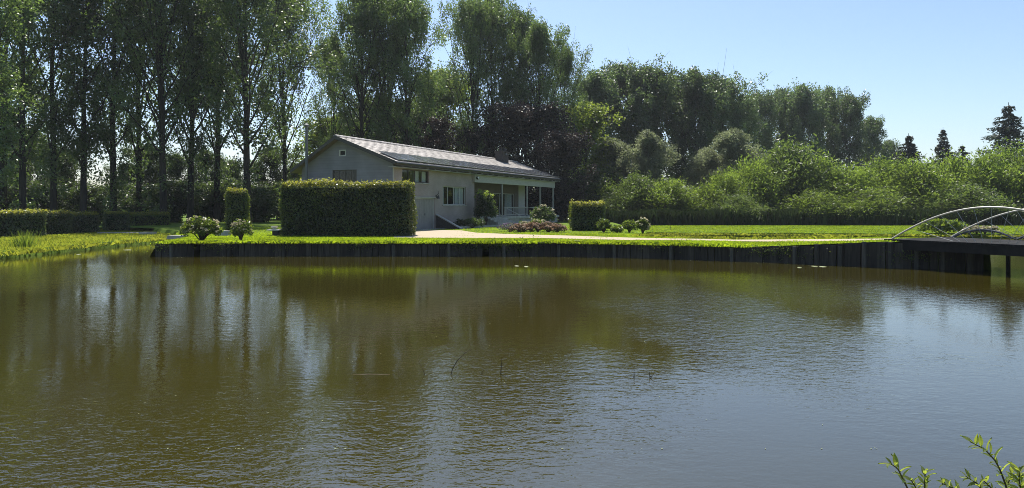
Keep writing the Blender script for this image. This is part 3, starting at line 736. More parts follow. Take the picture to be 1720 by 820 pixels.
# flue pipe and cabinet by the gable
b = MB(); b.tube([(-.85, 6.55, 3.0), (-.85, 6.55, 7.2)], .10, 10); fl = b.build('flue_pipe', M['steel_dark'], H)
b = MB(); b.lathe([(.115, 0), (.2, .05), (.2, .12), (.0, .3)], (-.85, 6.55, 7.2), 10); b.build('flue_cowl', M['steel_dark'], fl)
b = MB(); b.box(-1.0, -.1, 5.9, 7.2, 2.5, 3.45); cb = b.build('cabinet', M['steel_dark'], H)
b = MB(); b.box(-1.02, -1.003, 5.95, 6.52, 2.55, 3.4); b.box(-1.02, -1.003, 6.56, 7.15, 2.55, 3.4); b.build('cabinet_door', M['steel_dark'], cb)
b = MB(); b.tube([(-.95, 5.95, 2.5), (-.95, 5.95, -.1)], .05); b.tube([(-.95, 7.15, 2.5), (-.95, 7.15, -.1)], .05); b.build('cabinet_leg', M['steel_dark'], cb)
b = MB(); b.tube([(-.06, 5.6, 3.5), (-.06, 5.6, 2.4)], .04); b.tube([(-.06, 5.6, 3.5), (-.06, 5.98, 3.55)], .04); b.build('vent_pipe', M['board'], H)

# ------------------------------------------------------------------ trees
def leafcloud(q, C, per, sig, size, asp, up, mi=0, flat=.8):
    n = len(C) * per; idx = np.repeat(np.arange(len(C)), per); s_ = np.broadcast_to(np.asarray(sig, float), (len(C),))[idx]
    p = C[idx] + unit(R.normal(size=(n, 3))) * (R.uniform(size=(n, 1)) ** .42 * 1.85) * s_[:, None] * np.array([1, 1, flat]); q.leaves(p, size, asp, up, mi=mi)


def make_tree(h, cr, base, nl, ang, prof, leaf, per, sig, r0, sub=5, lsize=.25, asp=.75, droop=0, low=0, lean=0.0, fork=False, topf=0, bare=.08, gap=-1.5, plume=.8):
    """returns trunk mesh, crown mesh"""
    tq, cq = Q(), Q()
    zt = np.linspace(0, 1, 12); wob = np.cumsum(R.normal(size=(12, 2)) * .10 * h / 24, 0) * zt[:, None]
    tp = np.concatenate([wob + zt[:, None] * np.array([lean, 0]), (zt * h)[:, None]], 1); tp[0, 2] = -.4
    tr = r0 * (1 - zt * .96) ** .85; tr[0] *= 1.35; tq.tube(tp * np.array([1, 1, .87]), np.maximum(tr, .02), 8)
    P = lambda t: np.array([np.interp(t, zt, tp[:, k]) for k in range(3)])
    C = []
    az = R.uniform(0, 6.28)
    for i in range(nl):
        t = base + (.95 - base) * (i + R.uniform(0, 1)) / nl; az += 2.4 + R.normal() * .4
        s = (t - base) / (1 - base); rad = cr * prof(s) * R.uniform(.7, 1.18)
        a0 = math.radians(ang + R.normal() * 7) * (1 - .35 * s); L = rad / max(math.sin(a0), .3)
        L = min(L, (1.0 - t) * h * 1.05 + .7)
        d = np.array([math.cos(az) * math.sin(a0), math.sin(az) * math.sin(a0), math.cos(a0)]); o = P(t)
        f = np.linspace(0, 1, 6)[:, None]; bend = np.array([0, 0, (.18 - droop) * L])
        lp_ = o + d * L * f + bend * f ** 2 + np.cumsum(R.normal(size=(6, 3)) * .035 * L, 0) * f
        over = lp_[-1, 2] - h * .95
        if over > 0: lp_ = o + (lp_ - o) * max(.3, 1 - over / max(lp_[-1, 2] - o[2], .1))
        rr = np.interp(t, zt, tr) * .42; tq.tube(lp_, np.linspace(rr, .012, 6), 5)
        if R.uniform() < bare: continue
        LP = lambda u: np.array([np.interp(u, f[:, 0], lp_[:, k]) for k in range(3)])
        for u in np.linspace(.38, 1, 4): C.append(LP(u) + R.normal(size=3) * .2)
        for k in range(sub):
            u = R.uniform(.2, .92); o2 = LP(u); d2 = unit(d + R.normal(size=3) * .75 + np.array([0, 0, .15 - droop])); L2 = L * R.uniform(.22, .48)
            sp_ = o2 + d2 * L2 * np.linspace(0, 1, 4)[:, None]; sp_[:, 2] += (.12 - droop) * L2 * np.linspace(0, 1, 4) ** 2
            tq.tube(sp_, np.linspace(rr * .4, .01, 4), 4)
            C += [sp_[2] + R.normal(size=3) * .15, sp_[3]]
    for k in range(low):
        t = R.uniform(.06, base + .1); C.append(P(t) + np.array([*R.normal(size=2) * .9, 0]))
    if fork:
        for k in range(3):
            t = R.uniform(.3, .55); o = P(t); az = R.uniform(0, 6.28); f = np.linspace(0, 1, 8); L = (.92 - t) * h * R.uniform(.8, 1)
            pp = np.stack([o[0] + math.cos(az) * cr * .34 * f ** .85, o[1] + math.sin(az) * cr * .34 * f ** .85, o[2] + L * f], 1); tq.tube(pp, np.linspace(np.interp(t, zt, tr) * .5, .02, 8), 5)
    for k in range(topf):
        t = 1 - abs(R.normal()) * .16; a = R.uniform(0, 6.28); rr = cr * (.12 + 2.4 * (1 - t)) * R.uniform(.2, 1) ** .5; rr = min(rr, cr)
        C.append(P(min(t, 1)) + np.array([math.cos(a) * rr, math.sin(a) * rr, R.normal() * .3]))
    C = np.array(C); keep = (np.sin(C[:, 0] * 1.9 + 1.3 * np.sin(C[:, 2] * .8)) + np.sin(C[:, 1] * 2.1 + 2) + np.sin(C[:, 2] * 1.25 + .7 * C[:, 0]) + R.normal(size=len(C)) * .5 > gap) & (C[:, 2] < h * 1.0); C = C[keep]
    sg = sig * R.uniform(.6, 1.45, len(C))
    leafcloud(cq, C, per, sg, lsize, asp, .45, flat=plume)
    return tq.mesh('trunk', M['bark']), cq.mesh('crown', M[leaf])


narrow = lambda s: (.62 + .5 * math.sin(math.pi * min(1, s * 1.1 + .05))) * (1 - .55 * s ** 2)
farp = lambda s: (.6 + .5 * math.sin(math.pi * min(1, s + .1))) * (1 - .22 * s ** 3)
broad = lambda s: (.55 + .6 * math.sin(math.pi * min(1, s + .12))) * (1 - .45 * s ** 2.5)
roundp = lambda s: max(.25, math.sin(math.pi * min(1, .12 + s * .8)))
PT = {}
PT['narrow'] = [make_tree(24, 3.3, .17, 24, 38, narrow, 'leaf_poplar', 66, .38, .30, 5, .21, low=16, bare=.05, gap=-1.7, plume=1.2) for k in range(4)]
PT['broad'] = [make_tree(24, 5.0, .20, 32, 40, broad, 'leaf_poplar', 68, .43, .36, 6, .23, low=8, fork=True, topf=22, gap=-1.6, plume=1.3) for k in range(4)]
PT['far'] = [make_tree(23, 4.1, .08, 36, 36, farp, 'leaf_poplar_far', 60, .5, .32, 6, .32, topf=34, gap=-2.0, plume=1.35, bare=0) for k in range(4)]
PT['beech'] = [make_tree(14, 6.2, .06, 44, 62, roundp, 'leaf_beech', 66, .62, .4, 6, .26)]
PT['lime'] = [make_tree(13, 3.6, .12, 30, 48, roundp, 'leaf_lime', 60, .55, .25, 5, .28)]
PT['grey'] = [make_tree(11, 3.4, .10, 36, 55, roundp, 'leaf_grey', 66, .45, .22, 6, .34, .32, droop=.55) for k in range(2)]
PT['mixed'] = [make_tree(14, 4.6, .06, 36, 50, roundp, 'leaf_under', 64, .6, .28, 6, .28) for k in range(2)]


HGT = {}


def tree(kind, px, d, top, name, label, group, var=0, rot=None, wide=1.0, zb=.3):
    tm, cm = PT[kind][var % len(PT[kind])]
    if cm.name not in HGT:
        co = np.empty(len(cm.vertices) * 3, np.float32); cm.vertices.foreach_get('co', co); HGT[cm.name] = float(np.percentile(co[2::3], 99.3))
    h0 = HGT[cm.name]
    s = ((HZ - top) * d / F + EYE - zb) / h0
    x, y = at(px, d); o = empty(name, (x, y, zb), R.uniform(0, 6.28) if rot is None else rot, (s * wide, s * wide, s))
    tag(o, label, 'tree', group); link('trunk', tm, o); link('crown', cm, o); return o


GL = 'tall poplars in the row on the left'
ordw = ['first', 'second', 'third', 'fourth', 'fifth', 'sixth', 'seventh', 'eighth', 'ninth', 'tenth', 'eleventh', 'twelfth', 'thirteenth', 'fourteenth', 'fifteenth', 'sixteenth', 'seventeenth', 'eighteenth']
tree('narrow', -38, 53, -150, 'poplar_tree', 'tall dark poplar cut off by the left border of the photo', GL, 0)
left_row = [('narrow', 6, 62, -120, 1.0, 'slim poplar standing behind the bare trunk furthest to the left'), ('narrow', 38, 54, -140, .9, 'poplar with bare straight trunk, first clear trunk from the left behind the low hedge'),
            ('narrow', 90, 56, -130, .85, 'poplar with bare straight trunk, second clear trunk from the left behind the low hedge'), ('narrow', 140, 57, -120, .85, 'poplar with forked bare trunk, third clear trunk from the left above the hedge end'),
            ('narrow', 190, 60, -110, .9, 'poplar with bare trunk above the small hedge block, fourth clear trunk from the left'), ('broad', 234, 68, -90, .75, 'leafy poplar with hidden trunk between the fourth bare trunk and the dense group'),
            ('broad', 275, 58, -100, .85, 'dense poplar with dark trunk behind the flowering bush by the water'), ('broad', 320, 64, -80, .8, 'dense poplar with thin dark trunk just left of the rounded topiary column'),
            ('broad', 364, 70, -70, .8, 'dense poplar behind the rounded topiary column'), ('broad', 415, 57, -75, .95, 'broad poplar with thick forking trunk right of the topiary column'),
            ('broad', 478, 74, -5, .75, 'poplar behind the left end of the big clipped hedge')]
for i, (k, px, d, top, w, lab) in enumerate(left_row): tree(k, px, d + 9, top - 20, 'poplar_tree', lab, GL, i, None, w)
GH = 'tall poplars behind the house'
for i, (px, d, top, w, lab) in enumerate([(560, 86, 62, .55, 'slender poplar above the left slope of the house roof'), (606, 80, -28, .76, 'tall poplar just right of the roof peak, left of the central pair'), (648, 84, -40, .82, 'tallest dense poplar over the middle of the tiled roof'),
        (684, 80, -15, .68, 'tall poplar left of the narrow sky gap over the roof'), (794, 88, -2, .66, 'loose poplar on the right side of the narrow sky gap over the roof'), (830, 92, -6, .7, 'tall loose poplar left of the chimney'),
        (870, 92, 22, .72, 'loose poplar directly above the chimney'), (904, 88, 42, .72, 'loose poplar above the far end of the roof'), (948, 94, 80, .6, 'lowest poplar of the group behind the house, right edge of its crown against the sky')]):
    tree('broad', px, d, top, 'poplar_tree', lab, GH, i + 1, None, w, .4)
GR = 'poplars of the dense stand right of the house'
for i, (px, d, top, w) in enumerate([(998, 113, 126, .95), (1044, 118, 110, .95), (1086, 113, 117, .92), (1130, 119, 130, .92), (1170, 114, 121, .95), (1212, 119, 134, .9), (1242, 122, 168, .7)]):
    tree('far', px, d, top, 'poplar_tree', f'dark green poplar, {ordw[i]} from the left in the dense stand right of the house', GR, i, None, w)
GF = 'distant poplars beyond the shrubs'
for i, (px, d, top, w) in enumerate([(1272, 135, 158, .8), (1310, 141, 153, .76), (1350, 136, 147, .8), (1390, 142, 152, .76), (1426, 137, 162, .78), (1464, 141, 200, .8), (1496, 143, 238, .85)]):
    tree('far', px, d, top, 'poplar_tree', f'hazy grey green poplar, {ordw[i]} from the left in the distant row beyond the shrubs', GF, i + 1, None, w)
tree('beech', 885, 84, 178, 'beech_tree', 'dark purple copper beech behind the chimney and far end of the house', 'copper beeches', 0, .3, .95)
tree('beech', 942, 80, 225, 'beech_tree', 'dark purple copper beech right of the porch, reaching the ground', 'copper beeches', 0, 2.0, .85)
tree('beech', 722, 86, 200, 'beech_tree', 'dark purple copper beech peeping over the middle of the roof ridge', 'copper beeches', 0, 4.0, .8)
tree('beech', 806, 90, 215, 'beech_tree', 'dark copper beech over the roof ridge just left of the chimney', 'copper beeches', 0, 5.2, .8)
tree('lime', 985, 98, 178, 'lime_tree', 'light yellow green tree right of the copper beech', None, 0, .5, 1.0)
tree('lime', 742, 104, 125, 'lime_tree', 'light green tree in the narrow sky gap between the tall poplars', None, 0, 1.5, .9)
tree('lime', 560, 96, 200, 'lime_tree', 'light green tree behind the left slope of the house roof', None, 0, 3.1, 1.3)
tree('mixed', 640, 95, 170, 'broadleaf_tree', 'mid green tree low behind the middle of the tiled roof', None, 1, 2.2, 1.2)
for i, (px, d, top, lab) in enumerate([(1027, 99, 236, 'grey green drooping tree, leftmost of the pale ones before the dense poplars'), (1086, 96, 224, 'tallest pale grey green drooping tree in the middle before the dense poplars'), (1186, 103, 252, 'dark small drooping tree between the two palest grey ones'), (1232, 99, 221, 'pale grey green rounded tree beside the tall dark shrub')]):
    tree('grey', px, d, top, 'willow_tree', lab, 'grey green trees before the poplars', i, None, .85)


def make_spruce(h, r):
    tq, cq = Q(), Q(); tq.tube([(0, 0, -.3), (0, 0, h * .5), (0, 0, h)], [h * .018, h * .01, .02], 6)
    z = h * .1
    while z < h * .985:
        s = z / h; L = r * (1 - s) ** .95 * R.uniform(.6, 1.15) + .2
        for k in range(7 if s < .8 else 5):
            az = R.uniform(0, 6.28); d = np.array([math.cos(az), math.sin(az), 0]); f = np.linspace(0, 1, 6)
            bp_ = np.array([0, 0, z]) + d * (L * R.uniform(.55, 1.15) * f)[:, None]; bp_[:, 2] += L * (.12 * f - .42 * f ** 2 + .26 * f ** 4)
            tq.tube(bp_, np.linspace(.05, .01, 6), 4)
            n = int(18 + 80 * L / r); u = R.uniform(.12, 1, n); p = np.stack([np.interp(u, f, bp_[:, j]) for j in range(3)], 1)
            side_ = np.cross(d, [0, 0, 1.0]); p += side_ * (R.normal(size=n) * .2 * L * (1.1 - u))[:, None] + np.array([0, 0, -1]) * np.abs(R.normal(size=n) * .28)[:, None]
            cq.leaves(p, .42, .3, 0, dirs=d * .8 + np.array([0, 0, -.45]), spread=.5)
        z += h * .034 * R.uniform(.6, 1.4)
    return tq.mesh('trunk', M['bark']), cq.mesh('crown', M['leaf_spruce'])


SPR = [make_spruce(15, 6.4), make_spruce(15, 5.4)]
for i, (px, d, top, w, v, lab) in enumerate([(1526, 106, 224, 1.5, 0, 'dark broad spruce beside the end of the distant poplar row'), (1584, 114, 214, 1.15, 1, 'slim pointed spruce standing free against the sky'), (1616, 112, 242, 1.5, 1, 'short ragged spruce just right of the slim pointed one'),
        (1694, 112, 172, 1.3, 0, 'tallest dark spruce near the right border')]):
    s = ((HZ - top) * d / F + EYE - .3) / 15; x, y = at(px, d); o = empty('spruce_tree', (x, y, .3), R.uniform(0, 6), (s * w, s * w, s)); tag(o, lab, 'tree', 'spruces on the right')
    link('trunk', SPR[v][0], o); link('crown', SPR[v][1], o)


def make_willow(h, r, leaf, n=95):
    sq, cq = Q(), Q()
    for i in range(n):
        az = R.uniform(0, 6.28); e = R.uniform(0, 1) ** .6; d = np.array([math.cos(az), math.sin(az)]); f = np.linspace(0, 1, 7)
        rr = r * e * R.uniform(.85, 1.12); hh = h * (1 - .72 * e ** 2.2) * R.uniform(.82, 1.08)
        p = np.stack([d[0] * (rr * (.25 * f + .75 * f ** 2.0)) + R.normal() * .25, d[1] * (rr * (.25 * f + .75 * f ** 2.0)) + R.normal() * .25, hh * (1.25 * f - .25 * f ** 3)], 1)
        p[0, 2] = -.1; p += np.cumsum(R.normal(size=(7, 3)) * .09, 0)
        sq.tube(p, np.linspace(.05, .012, 7), 4)
        m = 210; u = R.uniform(.18, 1.03, m) ** .8; c = np.stack([np.interp(u, f, p[:, k]) for k in range(3)], 1) + R.normal(size=(m, 3)) * (.16 + .3 * u)[:, None]
        t = np.array([np.gradient(p[:, k]) for k in range(3)]).T[-1]
        cq.leaves(c, .33, .30, 0, dirs=unit(t) * .8 + np.array([0, 0, .1]), spread=.65)
    return sq.mesh('stems', M['twig']), cq.mesh('foliage', M[leaf])


WIL = [make_willow(6, 4.6, k) for k in ('leaf_willow', 'leaf_willow', 'leaf_mid', 'leaf_willow')]
WH = []
for v in WIL:
    co = np.empty(len(v[1].vertices) * 3, np.float32); v[1].vertices.foreach_get('co', co); WH.append(float(np.percentile(co[2::3], 99.5)))
wl_list = [(1022, 88, 312, 80), (1068, 84, 296, 100), (1122, 83, 304, 110), (1170, 84, 318, 95), (1214, 83, 293, 95), (1262, 85, 270, 100), (1324, 87, 244, 165), (1384, 86, 266, 125), (1438, 84, 282, 120), (1490, 86, 270, 120), (1548, 84, 272, 130), (1600, 86, 266, 120), (1652, 84, 260, 130), (1704, 85, 250, 140), (1765, 83, 248, 140), (1240, 79, 328, 90), (1370, 79, 322, 110), (1460, 79, 318, 120), (1620, 79, 312, 130)]
extra = {6: 'tallest dark domed willow shrub in the belt along the far lawn', 5: 'willow shrub leaning on the left side of the tallest domed one', 7: 'willow shrub leaning on the right side of the tallest domed one', 0: 'willow shrub at the left end of the belt beside the clipped hedge block', 1: 'round willow shrub, second from the left end of the belt',
         2: 'low bright willow shrub, third from the left end of the belt', 3: 'lowest bright willow shrub in the dip left of the tall dome', 4: 'bright willow shrub, first one rising right of the dip', 14: 'willow shrub cut off by the right border', 13: 'high willow shrub under the tallest spruce', 12: 'willow shrub left of the tallest spruce', 11: 'willow shrub under the slim pointed spruce',
         10: 'willow shrub under the dark broad spruce', 9: 'willow shrub before the last distant poplar', 8: 'willow shrub behind the path end, second right of the tall dome', 15: 'small front willow shrub below the dip', 16: 'small front willow shrub below the tall dome', 17: 'small front willow shrub left of the bridge foot', 18: 'small front willow shrub behind the bridge arch top'}
for i, (px, d, top, wpx) in enumerate(wl_list):
    h = (HZ - top) * d / F + EYE - .27; w = wpx * d / F * .62; x, y = at(px, d)
    o = empty('willow_shrub', (x, y, .27), R.uniform(0, 6.28), (w / 4.6, w / 4.6, h / WH[v_ := (0, 2, 3, 1, 3, 0, 2, 1, 0, 1, 3, 0, 1, 0, 1, 2, 0, 1, 2)[i]])); tag(o, extra[i], 'shrub', 'willow shrubs along the far lawn'); v = WIL[(0, 2, 3, 1, 3, 0, 2, 1, 0, 1, 3, 0, 1, 0, 1, 2, 0, 1, 2)[i]]
    link('stems', v[0], o); link('foliage', v[1], o)

GU = 'understory trees among the left poplars'
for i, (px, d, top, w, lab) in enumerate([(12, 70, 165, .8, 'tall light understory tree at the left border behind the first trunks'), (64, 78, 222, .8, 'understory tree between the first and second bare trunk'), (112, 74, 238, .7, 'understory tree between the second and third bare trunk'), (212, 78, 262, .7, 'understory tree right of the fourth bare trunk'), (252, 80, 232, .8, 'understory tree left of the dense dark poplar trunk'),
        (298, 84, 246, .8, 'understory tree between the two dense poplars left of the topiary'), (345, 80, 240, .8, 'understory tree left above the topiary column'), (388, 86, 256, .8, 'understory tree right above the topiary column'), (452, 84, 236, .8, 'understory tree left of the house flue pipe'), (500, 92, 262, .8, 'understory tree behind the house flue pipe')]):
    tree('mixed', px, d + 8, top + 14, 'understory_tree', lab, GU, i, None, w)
# undergrowth shrubs below the left poplars
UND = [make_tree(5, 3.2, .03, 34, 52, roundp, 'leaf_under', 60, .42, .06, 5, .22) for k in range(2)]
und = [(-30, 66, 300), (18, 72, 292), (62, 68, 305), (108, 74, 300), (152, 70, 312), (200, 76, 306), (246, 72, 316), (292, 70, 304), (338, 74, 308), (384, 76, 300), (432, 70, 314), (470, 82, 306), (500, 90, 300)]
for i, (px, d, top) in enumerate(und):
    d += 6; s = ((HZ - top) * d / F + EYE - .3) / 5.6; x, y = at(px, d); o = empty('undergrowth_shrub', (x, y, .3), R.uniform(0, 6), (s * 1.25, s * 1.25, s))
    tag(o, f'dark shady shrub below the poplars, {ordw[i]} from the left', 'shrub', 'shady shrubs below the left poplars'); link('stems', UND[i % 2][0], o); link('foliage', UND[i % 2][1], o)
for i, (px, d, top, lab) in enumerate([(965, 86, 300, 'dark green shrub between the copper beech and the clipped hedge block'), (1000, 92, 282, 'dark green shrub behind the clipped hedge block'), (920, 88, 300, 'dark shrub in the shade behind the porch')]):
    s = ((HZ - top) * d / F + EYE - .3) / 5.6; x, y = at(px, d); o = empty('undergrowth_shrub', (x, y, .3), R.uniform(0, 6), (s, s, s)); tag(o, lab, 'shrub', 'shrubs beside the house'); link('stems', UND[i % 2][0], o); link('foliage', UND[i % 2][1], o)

# distant wood on the horizon
q = Q(); n = 900
C = np.stack([R.uniform(-330, 420, n), R.uniform(255, 300, n), R.uniform(.5, 7.5, n) * (1 + .3 * np.sin(np.arange(n)))], 1); leafcloud(q, C, 14, 2.2, 2.2, .8, .4)
o = q.build('far_treeline', M['leaf_poplar_far']); tag(o, 'low distant wood on the horizon behind everything', 'wood', kind='stuff')

# reeds and nettles at the foot of the willow belt
n = 60000; x = R.uniform(9.5, 58, n); y = R.uniform(75.5, 79.5, n); h = R.uniform(.9, 1.75, n) * (1 + .08 * np.sin(x * .9)); a = R.uniform(0, 6.28, n); w = np.stack([np.cos(a), np.sin(a), 0 * a], 1) * .045
base = np.stack([x, y, x * 0 + .25], 1); l = R.normal(size=(n, 2)) * .16 * h[:, None]; mid = base + np.stack([l[:, 0] * .3, l[:, 1] * .3, h * .6], 1); tip = base + np.stack([l[:, 0], l[:, 1], h], 1)
q = Q(); q.quads(np.stack([base - w, base + w, mid + w, tip], 1)); o = q.build('reed_bed', M['reed']); tag(o, 'dark band of tall reeds and nettles at the foot of the willow shrubs', 'reeds', kind='stuff')

# ------------------------------------------------------------------ hedges
def make_hedge(L, Wd, Hh, rnd, leaf, n, ls, top_growth=.09):
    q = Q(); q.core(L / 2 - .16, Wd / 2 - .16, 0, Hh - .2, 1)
    A = np.array([Wd * L, 2 * L * Hh, 2 * Wd * Hh]); A[0] *= 1.6; k = R.choice(3, n, p=A / A.sum()); p = np.stack([R.uniform(-L / 2, L / 2, n), R.uniform(-Wd / 2, Wd / 2, n), R.uniform(.02, Hh, n)], 1)
    p[k == 0, 2] = Hh; s_ = R.choice([-1, 1], n); p[k == 1, 1] = (s_ * Wd / 2)[k == 1]; p[k == 2, 0] = (s_ * L / 2)[k == 2]
    inner = np.clip(p, [-L / 2 + rnd, -Wd / 2 + rnd, -9], [L / 2 - rnd, Wd / 2 - rnd, Hh - rnd]); dv = p - inner; ln = np.linalg.norm(dv, axis=1, keepdims=True)
    nr = dv / np.maximum(ln, 1e-6); p = inner + nr * np.minimum(ln, rnd)
    bulge = .07 * np.sin(p[:, :1] * 2.1 + 1) * np.sin(p[:, 2:] * 1.9 + .5) + .05 * np.sin(p[:, 2:] * 3.3 + p[:, :1]) + .04 * np.sin(p[:, 1:2] * 5 + p[:, :1] * 1.3)
    bulge = bulge * min(1, Hh / 2.2) + .22 * (R.uniform(size=(n, 1)) < .012) * R.uniform(0, 1, (n, 1))
    p = p + nr * (bulge + R.normal(size=(n, 1)) * .045 - .03) + np.array([0, 0, 1]) * (np.abs(R.normal(size=n)) * top_growth * (nr[:, 2] > .5))[:, None]
    p[:, 2] = np.maximum(p[:, 2], .02)
    # leaves stand roughly along the clipped face
    g_ = unit(nr * .9 + R.normal(size=(n, 3)) * .75); a = unit(np.cross(g_, R.normal(size=(n, 3)))); b_ = np.cross(g_, a); hh = (ls * R.uniform(.6, 1.3, n) * .5)[:, None]
    q.quads(np.stack([p - a * hh, p + b_ * hh * .65, p + a * hh, p - b_ * hh * .65], 1), 0)
    m_ = 2 * (nr[:, 2] + R.normal(size=n) * .12 > .72); q.M[-1][:] = np.where(m_, 2, 0)  # upward-facing leaves get the yellower colour with the sun rim painted in
    return q.mesh('foliage', [M[leaf], M['core'], M['leaf_growth_sunrim']])


def hedge(name, x, y, z, rz, args, label, group=None, cat='hedge'):
    o = link(name, make_hedge(*args)); o.location = (x, y, z); o.rotation_euler = (0, 0, rz); tag(o, label, cat, group); return o


x0, y0 = at(466, 39.6); x1, y1 = at(694, 39.2)
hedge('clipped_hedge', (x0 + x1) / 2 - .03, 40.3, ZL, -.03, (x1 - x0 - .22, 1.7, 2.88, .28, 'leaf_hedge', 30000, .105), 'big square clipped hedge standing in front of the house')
x0, y0 = at(960, 48.5); x1, _ = at(1017, 48.5)
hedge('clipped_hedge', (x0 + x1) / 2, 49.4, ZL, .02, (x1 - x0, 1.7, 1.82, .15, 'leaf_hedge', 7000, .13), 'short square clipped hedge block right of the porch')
xc, _ = at(394, 44)
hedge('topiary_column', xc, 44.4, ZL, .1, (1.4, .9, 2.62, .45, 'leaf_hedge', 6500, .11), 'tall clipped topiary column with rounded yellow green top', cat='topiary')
GB = 'low hedges on the left bank'
for (pa, da, pb, db, hh, n, lab) in ((-70, 42.5, 62, 46.5, 1.55, 9000, 'low dark hedge cut off by the left border'), (62, 47.5, 104, 49.5, 1.5, 4500, 'low hedge block, second from the left border'), (103, 50.5, 151, 53.5, 1.38, 4500, 'low hedge block under the third bare poplar trunk'), (168, 55.5, 210, 56.5, 1.42, 4000, 'low square hedge block standing apart after the gap'), (213, 61.5, 276, 65, 1.3, 4500, 'pale thin low hedge, furthest back in the row')):
    xa, ya = at(pa, da); xb, yb = at(pb, db); L = math.hypot(xb - xa, yb - ya)
    hedge('low_hedge', (xa + xb) / 2, (ya + yb) / 2 + .5, .3, math.atan2(yb - ya, xb - xa), (L, 1.1, hh, .12, 'leaf_box' if pa < 200 else 'leaf_shrub', n, .12), lab, GB)


# ------------------------------------------------------------------ garden shrubs
def make_shrub(rx, ry, h, nc, per, sig, ls, leaf, flower=None, nf=0, fs=.1, asp=.6, stems=9):
    sq, cq, fq = Q(), Q(), Q()
    d = unit(R.normal(size=(nc, 3))); d[:, 2] = np.abs(d[:, 2]); r = R.uniform(.35, 1, nc) ** .5; C = d * r[:, None] * np.array([rx, ry, h * .62]) + np.array([0, 0, h * .32])
    for i in range(stems):
        c = C[i % nc]; sq.tube([(0, 0, -.05), c * [.4, .4, .55], c], [.03, .02, .008], 4)
    leafcloud(cq, C, per, sig, ls, asp, .5)
    if flower:
        dd = unit(R.normal(size=(nf, 3)) + np.array([0, 0, .5])); dd[:, 2] = np.abs(dd[:, 2]); Cf = dd * np.array([rx, ry, h * .62]) * 1.08 + np.array([0, 0, h * .34])
        leafcloud(fq, Cf, 16, fs * .5, fs * .7, .8, .6, flat=.7)
    return sq, cq, fq


def shrub(name, x, y, z, label, args, group=None, cat='shrub', **kw):
    o = empty(name, (x, y, z), 0); tag(o, label, cat, group); sq, cq, fq = make_shrub(*args, **kw); leaf = args[7]
    sq.build('stems', M['twig'], o); cq.build('foliage', M[leaf], o)
    if fq.V: tag(fq.build('flowers', M[kw['flower']], o), kind='stuff')
    return o


x, y = at(334, 33.3); shrub('hydrangea_bush', x, y + .3, ZL, 'wide bush with cream flower heads at the left end of the pond wall', (.85, .6, 1.22, 110, 22, .11, .12, 'leaf_shrub'), flower='petal_white', nf=26, fs=.11, stems=30)
x, y = at(402, 33.2); shrub('hydrangea_bush', x, y + .2, ZL, 'small leggy bush with cream flower heads in front of the topiary column', (.45, .4, 1.05, 45, 20, .10, .11, 'leaf_shrub'), flower='petal_white', nf=14, fs=.11, stems=14)
x, y = at(816, 58); shrub('tall_shrub', x, y, ZL, 'tall dark shrub with bright fresh top against the house wall beside the steps', (.85, .8, 2.9, 150, 26, .16, .14, 'leaf_under'))
x, y = at(814, 58); q = Q(); leafcloud(q, np.array([x, y, 3.25]) + R.normal(size=(16, 3)) * [.4, .3, .22], 16, .1, .15, .5, .5); 
o = q.build('climbing_shoots', M['leaf_lime']); tag(o, 'bright yellow green shoots on top of the tall shrub by the steps', 'plant', kind='stuff')
x, y = at(912, 58); shrub('rhododendron_bush', x, y, ZL, 'dark bush with pale flower heads in front of the porch railing', (1.0, .8, 1.75, 100, 24, .17, .15, 'leaf_under'), flower='petal_white', nf=7, fs=.2, stems=16)
x, y = at(790, 54); shrub('wall_shrub', x, y + .4, ZL, 'low dark shrub in the bed at the foot of the house wall', (1.3, .5, .75, 60, 24, .14, .13, 'leaf_under'))
x, y = at(858, 46.5); shrub('lavender_clump', x, y, ZL, 'grey lilac lavender clump at the left end of the flower bed', (.85, .5, .55, 60, 24, .09, .09, 'leaf_grey'), flower='petal_lilac', nf=60, fs=.1, cat='plant', asp=.25)
for i, (px, d, h, w, leaf, fl, lab) in enumerate([(872, 45.8, .5, .55, 'leaf_purple', 'petal_pink', 'low reddish plant beside the lavender in the flower bed'), (893, 46.2, .62, .6, 'leaf_purple', 'petal_pink', 'reddish pink plant in front of the tallest green plant of the flower bed'), (903, 46.8, .85, .6, 'leaf_shrub', 'petal_white', 'tallest fresh green plant in the middle of the flower bed'), (880, 47, .66, .5, 'leaf_shrub', 'petal_white', 'green plant behind the lavender in the flower bed'),
        (921, 46.2, .62, .65, 'leaf_purple', 'petal_pink', 'reddish pink plant right of the tallest green plant in the flower bed'), (936, 46, .5, .5, 'leaf_purple', 'petal_pink', 'low reddish plant at the right end of the flower bed')]):
    x, y = at(px, d); shrub('bedding_plant', x, y, ZL, lab, (w * 1.1, .5, h, 55, 22, .10, .10, leaf), 'plants of the flower bed', 'plant', flower=fl, nf=22, fs=.11)
for i, (px, d, h, w, fl, lab) in enumerate([(1014, 45.5, .92, .42, None, 'round leafy green bush right against the square hedge block'), (1057, 44.5, .85, .42, None, 'round green bush, left one of the pair by the canal'), (1079, 43.5, .92, .36, 'petal_white', 'green bush with pale flower heads, right one of the pair by the canal'), (1036, 45, .45, .35, None, 'tiny low green bush between the round bushes by the canal')]):
    x, y = at(px, d); shrub('garden_bush', x, y, ZL, lab, (w, w, h, 60, 22, .09, .11, 'leaf_shrub'), 'small bushes by the canal', flower=fl, nf=12 if fl else 0, fs=.14)
x, y = at(1588, 50); shrub('bank_plant', x + 1.2, 52.6, .27, 'large leafy plant on the far bank behind the bridge', (2.0, .7, 1.0, 90, 22, .18, .22, 'leaf_shrub'), cat='plant')
